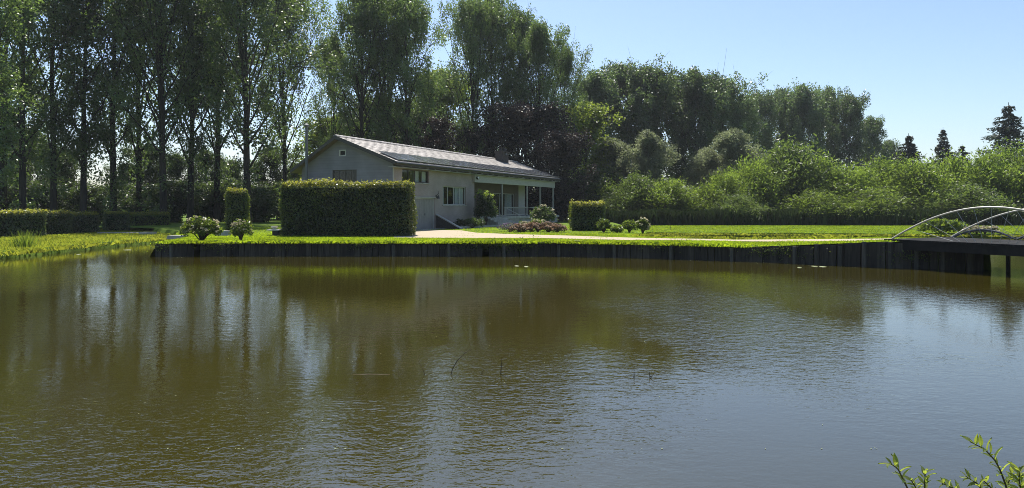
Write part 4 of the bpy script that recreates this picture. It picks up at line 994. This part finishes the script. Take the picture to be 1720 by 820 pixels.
for i, px in enumerate((1628, 1640, 1655, 1668)):
    x, y = at(px, 51.5); shrub('white_flower_clump', x, y, .27, ['small white flowering clump, first from the left behind the bridge deck', 'small white flowering clump, second from the left behind the bridge deck', 'largest white flowering clump behind the bridge deck', 'white flowering clump, last on the right behind the bridge deck'][i], (.35, .3, .5, 20, 16, .1, .12, 'leaf_shrub'), 'white flower clumps behind the bridge', 'plant', flower='petal_white', nf=14, fs=.2)
q = Q(); x, y = at(35, 33.5); n = 160
for k in range(1):
    cx = -22.3 + .0 * k; cy = (33.4, 36.5)[k]; a = R.uniform(0, 6.28, n); h = R.uniform(.5, 1.0, n); p0 = np.stack([cx - .5 + R.normal(size=n) * .22, cy + R.normal(size=n) * .2, np.full(n, .2)], 1); l = R.normal(size=(n, 2)) * .22
    w = np.stack([np.cos(a), np.sin(a), 0 * a], 1) * .02; tip = p0 + np.stack([l[:, 0], l[:, 1], h], 1); q.quads(np.stack([p0 - w, p0 + w, (p0 + tip) / 2 + w, tip], 1))
o = q.build('sedge_clump', M['leaf_shrub']); tag(o, 'dark green sedge leaves at the edge of the left bank', 'sedge', kind='stuff')

# ------------------------------------------------------------------ slabs, bird table, planter
for i, (pa, pb, d, z, lab) in enumerate([(166, 236, 51, .33, 'long thin concrete slab lying in the long grass of the left bank'), (237, 260, 49, .42, 'short concrete slab at the head of the inlet'), (284, 311, 38.3, .60, 'pale concrete slab behind the cream flowering bush')]):
    xa, _ = at(pa, d); xb, _ = at(pb, d); b = MB(); b.hexa([(xa, d - .3, z - .1), (xb, d - .25, z - .1), (xb, d + .35, z - .1), (xa, d + .3, z - .1), (xa + .02, d - .28, z + .07), (xb - .02, d - .23, z + .07), (xb - .02, d + .33, z + .07), (xa + .02, d + .28, z + .07)])
    tag(b.build('concrete_slab', M['concrete']), lab, 'slab', 'concrete slabs by the inlet')
xa, _ = at(366, 40); b = MB(); b.hexa([(xa, 39.7, .5), (xa + .7, 39.7, .5), (xa + .7, 40.1, .5), (xa, 40.1, .5), (xa + .03, 39.72, .9), (xa + .66, 39.73, .88), (xa + .66, 40.07, .88), (xa + .03, 40.08, .9)]); tag(b.build('stone_block', M['concrete']), 'low grey stone block on the lawn between the two cream flowering bushes', 'stone')
x, _ = at(459, 39.9); st = empty('stone_table', (x, 40.1, ZL)); tag(st, 'low stone table with pale top beside the left end of the big hedge', 'table')
b = MB(); b.box(-.34, .36, -.3, .3, .30, .37); b.build('table_top', M['stone'], st); b = MB(); b.box(-.05, .3, -.22, .22, -.05, .298); b.build('base', M['black'], st)
b = MB(); b.lathe([(0, 0), (.1, 0), (.09, .05), (.19, .12), (.2, .17), (.16, .16), (0, .1)], (x + .0, 40.1, ZL + .37), 16); tag(b.build('stone_bowl', M['stone']), 'small pale stone bowl standing on the low stone table', 'bowl')
xa, _ = at(1128, 58); b = MB(); b.tube([(xa, 58, .2), (xa - .15, 58, .8), (xa - .35, 58.1, 1.15)], [.03, .025, .01], 5); b.tube([(xa - .12, 58, .7), (xa + .15, 58, .95)], [.015, .008], 5); tag(b.build('dead_stick', M['twig']), 'bare stick standing on the far lawn right of the bushes', 'stick')

# ------------------------------------------------------------------ bridge
A0, B0 = np.array([13.8, 26.0]), np.array([17.0, 27.6]); BD = np.array([.447, -.894]); SPAN = 6.9; DZ = 1.03
BR = empty('footbridge', (13.8, 26, DZ), math.atan2(BD[1], BD[0])); tag(BR, 'arched footbridge with cream curved rails and dark deck at the right border', 'bridge')
WB = float(np.linalg.norm(B0 - A0))      # local x along span, local y towards B
for y0_, nm in ((0.02, 'side_beam'), (WB - .14, 'side_beam')):
    b = MB(); b.box(-.3, SPAN + .3, y0_, y0_ + .12, -.36, -.06); b.build(nm, M['deck'], BR)
bb = MB(); bb.box(.004, .142, 0, WB, -.058, 0); dm = bb.mesh('deck_board', M['deck'])
for i in range(int((SPAN + .6) / .15)):
    o = link('deck_board', dm, BR); o.location = (-.3 + i * .15, 0, random.uniform(-.004, .004))
for y_, low_ in ((.05, False), (WB - .05, True)):
    f = np.linspace(0, 1, 33); pts = [(SPAN * u, y_, .02 + 1.15 * 4 * u * (1 - u) * (1 - .08 * (1 - 4 * u * (1 - u)))) for u in f]; b = MB(); b.tube(pts, .031, 10); ar = b.build('arch_rail', M['bridge'], BR)
    for k in range(11):
        u = .10 + .8 * k / 10; z = .02 + 1.15 * 4 * u * (1 - u) * (1 - .08 * (1 - 4 * u * (1 - u))); b = MB(); b.tube([(SPAN * u, y_, z), (SPAN * (.5 + .45 * (u - .5)), y_, .03)], .007, 5); b.build('spoke', M['metal'], ar)
    if low_:
        for k in range(3):
            b = MB(); pts = [(.1 + 2.25 * k + 2.2 * u, y_, .02 + .30 * 4 * u * (1 - u)) for u in np.linspace(0, 1, 17)]; b.tube(pts, .035, 8); b.build('lower_rail', M['bridge_dark'], BR)
b = MB(); b.tube([(3.0, 1.8, -.36), (3.0, 1.8, -1.4)], .07, 8); b.build('pier', M['deck'], BR)

# ------------------------------------------------------------------ things in the water
def twig(pts, r, label):
    b = MB(); b.tube(pts[0], [r * (1 - .75 * i / (len(pts[0]) - 1)) for i in range(len(pts[0]))], 5)
    for p in pts[1:]: b.tube(p, [r * .55, r * .2], 4)
    tag(b.build('bare_twig', M['twig']), label, 'twig', 'twigs sticking out of the pond')


def wp(px, y, d): return ((px - 860) / F * d, d, EYE - (y - HZ) / F * d)


d = 9.4
twig([[wp(716, 640, d), wp(712, 625, d), wp(703, 606, d)]], .007, 'thin leaning twig in the pond, left of the long curved one')
twig([[wp(756, 634, d), wp(760, 620, d), wp(768, 606, d), wp(780, 594, d), wp(791, 587, d)], [wp(780, 594, d), wp(785, 587, d)]], .008, 'long curved twig rising highest from the middle of the pond')
twig([[wp(841, 634, d), wp(842, 615, d), wp(843, 600, d), wp(852, 597, d)]], .008, 'upright twig with bent tip in the pond')
twig([[wp(808, 630, d), wp(814, 618, d)]], .005, 'shortest twig between the curved and the bent one')
twig([[wp(670, 634, d), wp(670, 622, d)]], .006, 'tiny stub of a twig at the left of the twig group')
twig([[wp(1065, 640, 9.2), wp(1065, 620, 9.2)]], .009, 'short straight twig stub to the right, left of the forked stub')
twig([[wp(1092, 640, 9.2), wp(1091, 625, 9.2)], [wp(1092, 634, 9.2), wp(1099, 628, 9.2)], [wp(1092, 632, 9.2), wp(1098, 637, 9.2)]], .008, 'short forked twig stub furthest right in the pond')
b = MB(); b.tube([wp(585, 629.5, 9.4), wp(620, 628.6, 9.4), wp(655, 629, 9.4)], [.004, .007, .004], 5); tag(b.build('floating_reed', M['cap']), 'thin pale reed stalk floating left of the twigs', 'reed stalk')
b = MB(); b.lathe([(0, .02), (.12, .012), (.14, 0.006)], (0, 0, 0), 10); b.v = [(v[0], v[1] * .8, v[2]) for v in b.v]; lm = b.mesh('lily_pad', M['lily'])
for i, (px, y, s, lab) in enumerate([(868, 447, 1.2, 'pale floating leaf before the wall below the flower bed, left one'), (884, 448, 1.5, 'pale floating leaf before the wall below the flower bed, right one'), (1343, 449.5, 1.4, 'pale floating leaf near the wall, left of the larger group'), (1368, 447.6, 1.7, 'pale floating leaf in the group near the tall wall, left one'), (1382, 448.2, 1.5, 'pale floating leaf in the group near the tall wall, right one'),
        (132, 427.5, 1.6, 'pale floating leaf before the left bank'), (214, 420, 2.0, 'pale floating leaf in the mouth of the inlet')]):
    d = EYE * F / (y - HZ); x, yy = at(px, d); o = link('lily_pad', lm); o.location = (x, yy, .0); o.scale = (s * .75, s * .5, 1); o.rotation_euler = (0, 0, R.uniform(0, 3)); tag(o, lab, 'floating leaf', 'floating leaves on the pond')

q = Q(); n = 260; u = R.uniform(-15.5, 13, n); yy = np.interp(u, [c[0] for c in front], [c[1] for c in front]) - .12 - np.abs(R.normal(0, .45, n)); a = R.uniform(0, 6.28, n); k = (.016 + .03 * R.uniform(size=n) ** 2)[:, None]
p = np.stack([u, yy, np.full(n, .006)], 1); dx = np.stack([np.cos(a), np.sin(a), 0 * a], 1) * k; dy = np.stack([-np.sin(a), np.cos(a), 0 * a], 1) * k * .6
q.quads(np.stack([p - dx, p - dy, p + dx, p + dy], 1)); n = 120; p = np.stack([R.uniform(-4.5, 4, n), R.normal(12, 5, n).clip(6.5, 27), np.full(n, .006)], 1); a = R.uniform(0, 6.28, n); k = R.uniform(.006, .016, (n, 1)); dx = np.stack([np.cos(a), np.sin(a), 0 * a], 1) * k; dy = np.stack([-np.sin(a), np.cos(a), 0 * a], 1) * k * .6
q.quads(np.stack([p - dx, p - dy, p + dx, p + dy], 1)); o = q.build('floating_debris', M['lily']); tag(o, 'tiny leaf flecks drifting on the pond along the timber wall', 'leaf flecks', kind='stuff')

# ------------------------------------------------------------------ sprigs on the near bank
def leafmesh():
    b = MB(); n = 6; f = [i / n for i in range(n + 1)]; wd = [0.0, .55, .95, 1.0, .78, .42, .0]
    for i in range(n):
        za, zb_ = .08 * math.sin(math.pi * f[i]), .08 * math.sin(math.pi * f[i + 1])
        for s in (-1, 1):
            p = [(f[i], 0, za), (f[i + 1], 0, zb_), (f[i + 1], s * wd[i + 1] * .145, zb_ + .06), (f[i], s * wd[i] * .145, za + .06)]
            b.poly(p if s > 0 else p[::-1])
    return b.mesh('leaf', M['leaf_fore'])


LM = leafmesh()
def sprig(label, pts, n, ls, d0=None):
    n = int(n * 1.35)
    root = empty('bank_sprig', pts[0]); tag(root, label, 'plant', 'leafy sprigs on the near bank'); o = np.array(pts[0]); P_ = np.array(pts) - o
    f = np.linspace(0, 1, len(pts)); u = np.linspace(0, 1, 12); sp_ = np.stack([np.interp(u, f, P_[:, k]) for k in range(3)], 1)
    b = MB(); b.tube([tuple(p) for p in sp_], [.0034 * (1 - .75 * k) + .0006 for k in u], 6); b.build('stem', M['twig'], root)
    for i in range(n):
        t = .3 + .7 * (i + .5) / n; p = np.array([np.interp(t, f, P_[:, k]) for k in range(3)])
        tv = Vector(np.array([np.interp(min(t + .05, 1), f, P_[:, k]) for k in range(3)]) - np.array([np.interp(t - .05, f, P_[:, k]) for k in range(3)])).normalized()
        a = i * 2.4 + random.uniform(-.5, .5); sidev = tv.orthogonal().normalized(); sidev = Matrix.Rotation(a, 3, tv) @ sidev
        dv = (tv * .55 + sidev + Vector((0, 0, .25))).normalized(); zv = Vector((random.uniform(-.5, .5), random.uniform(-.6, .2), 1)); yv = zv.cross(dv).normalized(); zv = dv.cross(yv)
        l = link('leaf', LM, root); s = ls * random.uniform(.55, 1.1) * (1 - .25 * t); l.matrix_local = Matrix.Translation(p) @ Matrix((dv, yv, zv)).transposed().to_4x4() @ Matrix.Diagonal((s, s * random.uniform(.9, 1.25), s, 1))


def fp(px, y, d): return wp(px, y, d)
zb = .5
sprig('leafy sprig with few leaves, leftmost on the near bank', [(1.36, 2.45, zb), fp(1545, 860, 2.4), fp(1520, 812, 2.38), fp(1508, 787, 2.36), fp(1494, 778, 2.35)], 11, .065)
sprig('short dense leafy sprig just right of the leftmost one', [(1.38, 2.45, zb), fp(1562, 850, 2.42), fp(1552, 815, 2.42), fp(1555, 790, 2.42)], 16, .05)
sprig('tallest leafy sprig arching up near the right border', [(1.66, 2.4, zb), fp(1700, 850, 2.4), fp(1686, 805, 2.4), fp(1675, 778, 2.38), fp(1655, 755, 2.37), fp(1629, 742, 2.36)], 17, .062)
sprig('low leafy sprig between the small one and the tallest', [(1.48, 2.45, zb), fp(1620, 855, 2.43), fp(1606, 822, 2.43), fp(1582, 812, 2.43)], 15, .052)
sprig('low leafy sprig at the foot of the tallest one', [(1.56, 2.45, zb), fp(1655, 850, 2.44), fp(1645, 815, 2.44), fp(1622, 800, 2.44)], 16, .052)
sprig('leafy sprig at the right border', [(1.74, 2.4, zb), fp(1722, 850, 2.4), fp(1712, 812, 2.4), fp(1712, 790, 2.4)], 15, .062)

sprig('thin leafy sprig low between the leftmost and the small one', [(1.42, 2.5, zb), fp(1545, 850, 2.46), fp(1540, 822, 2.46), fp(1530, 806, 2.46)], 10, .05)
sprig('low sprig with the smallest leaves below the tallest one', [(1.6, 2.5, zb), fp(1680, 850, 2.46), fp(1664, 818, 2.46), fp(1650, 806, 2.46)], 14, .045)
sprig('bright leafy sprig leaning right beside the tallest one', [(1.68, 2.5, zb), fp(1690, 850, 2.46), fp(1692, 815, 2.46), fp(1700, 795, 2.46)], 14, .05)
sprig('leafy sprig in the very corner of the near bank', [(1.8, 2.5, zb), fp(1715, 850, 2.5), fp(1717, 822, 2.5), fp(1708, 806, 2.5)], 12, .05)

# ------------------------------------------------------------------ summer haze in the air
m, t, o = nt('thin summer haze'); pv_ = node(t, 'ShaderNodeVolumePrincipled', Density=.0002, Anisotropy=.25); pv_.inputs['Color'].default_value = (.86, .92, 1, 1)
t.links.new(pv_.outputs[0], o.inputs['Volume'])
b = MB(); b.box(-450, 480, -30, 420, -1.6, 42); hz = b.build('haze', m); tag(hz, 'thin bluish summer haze over the pond and trees', 'haze', kind='stuff')
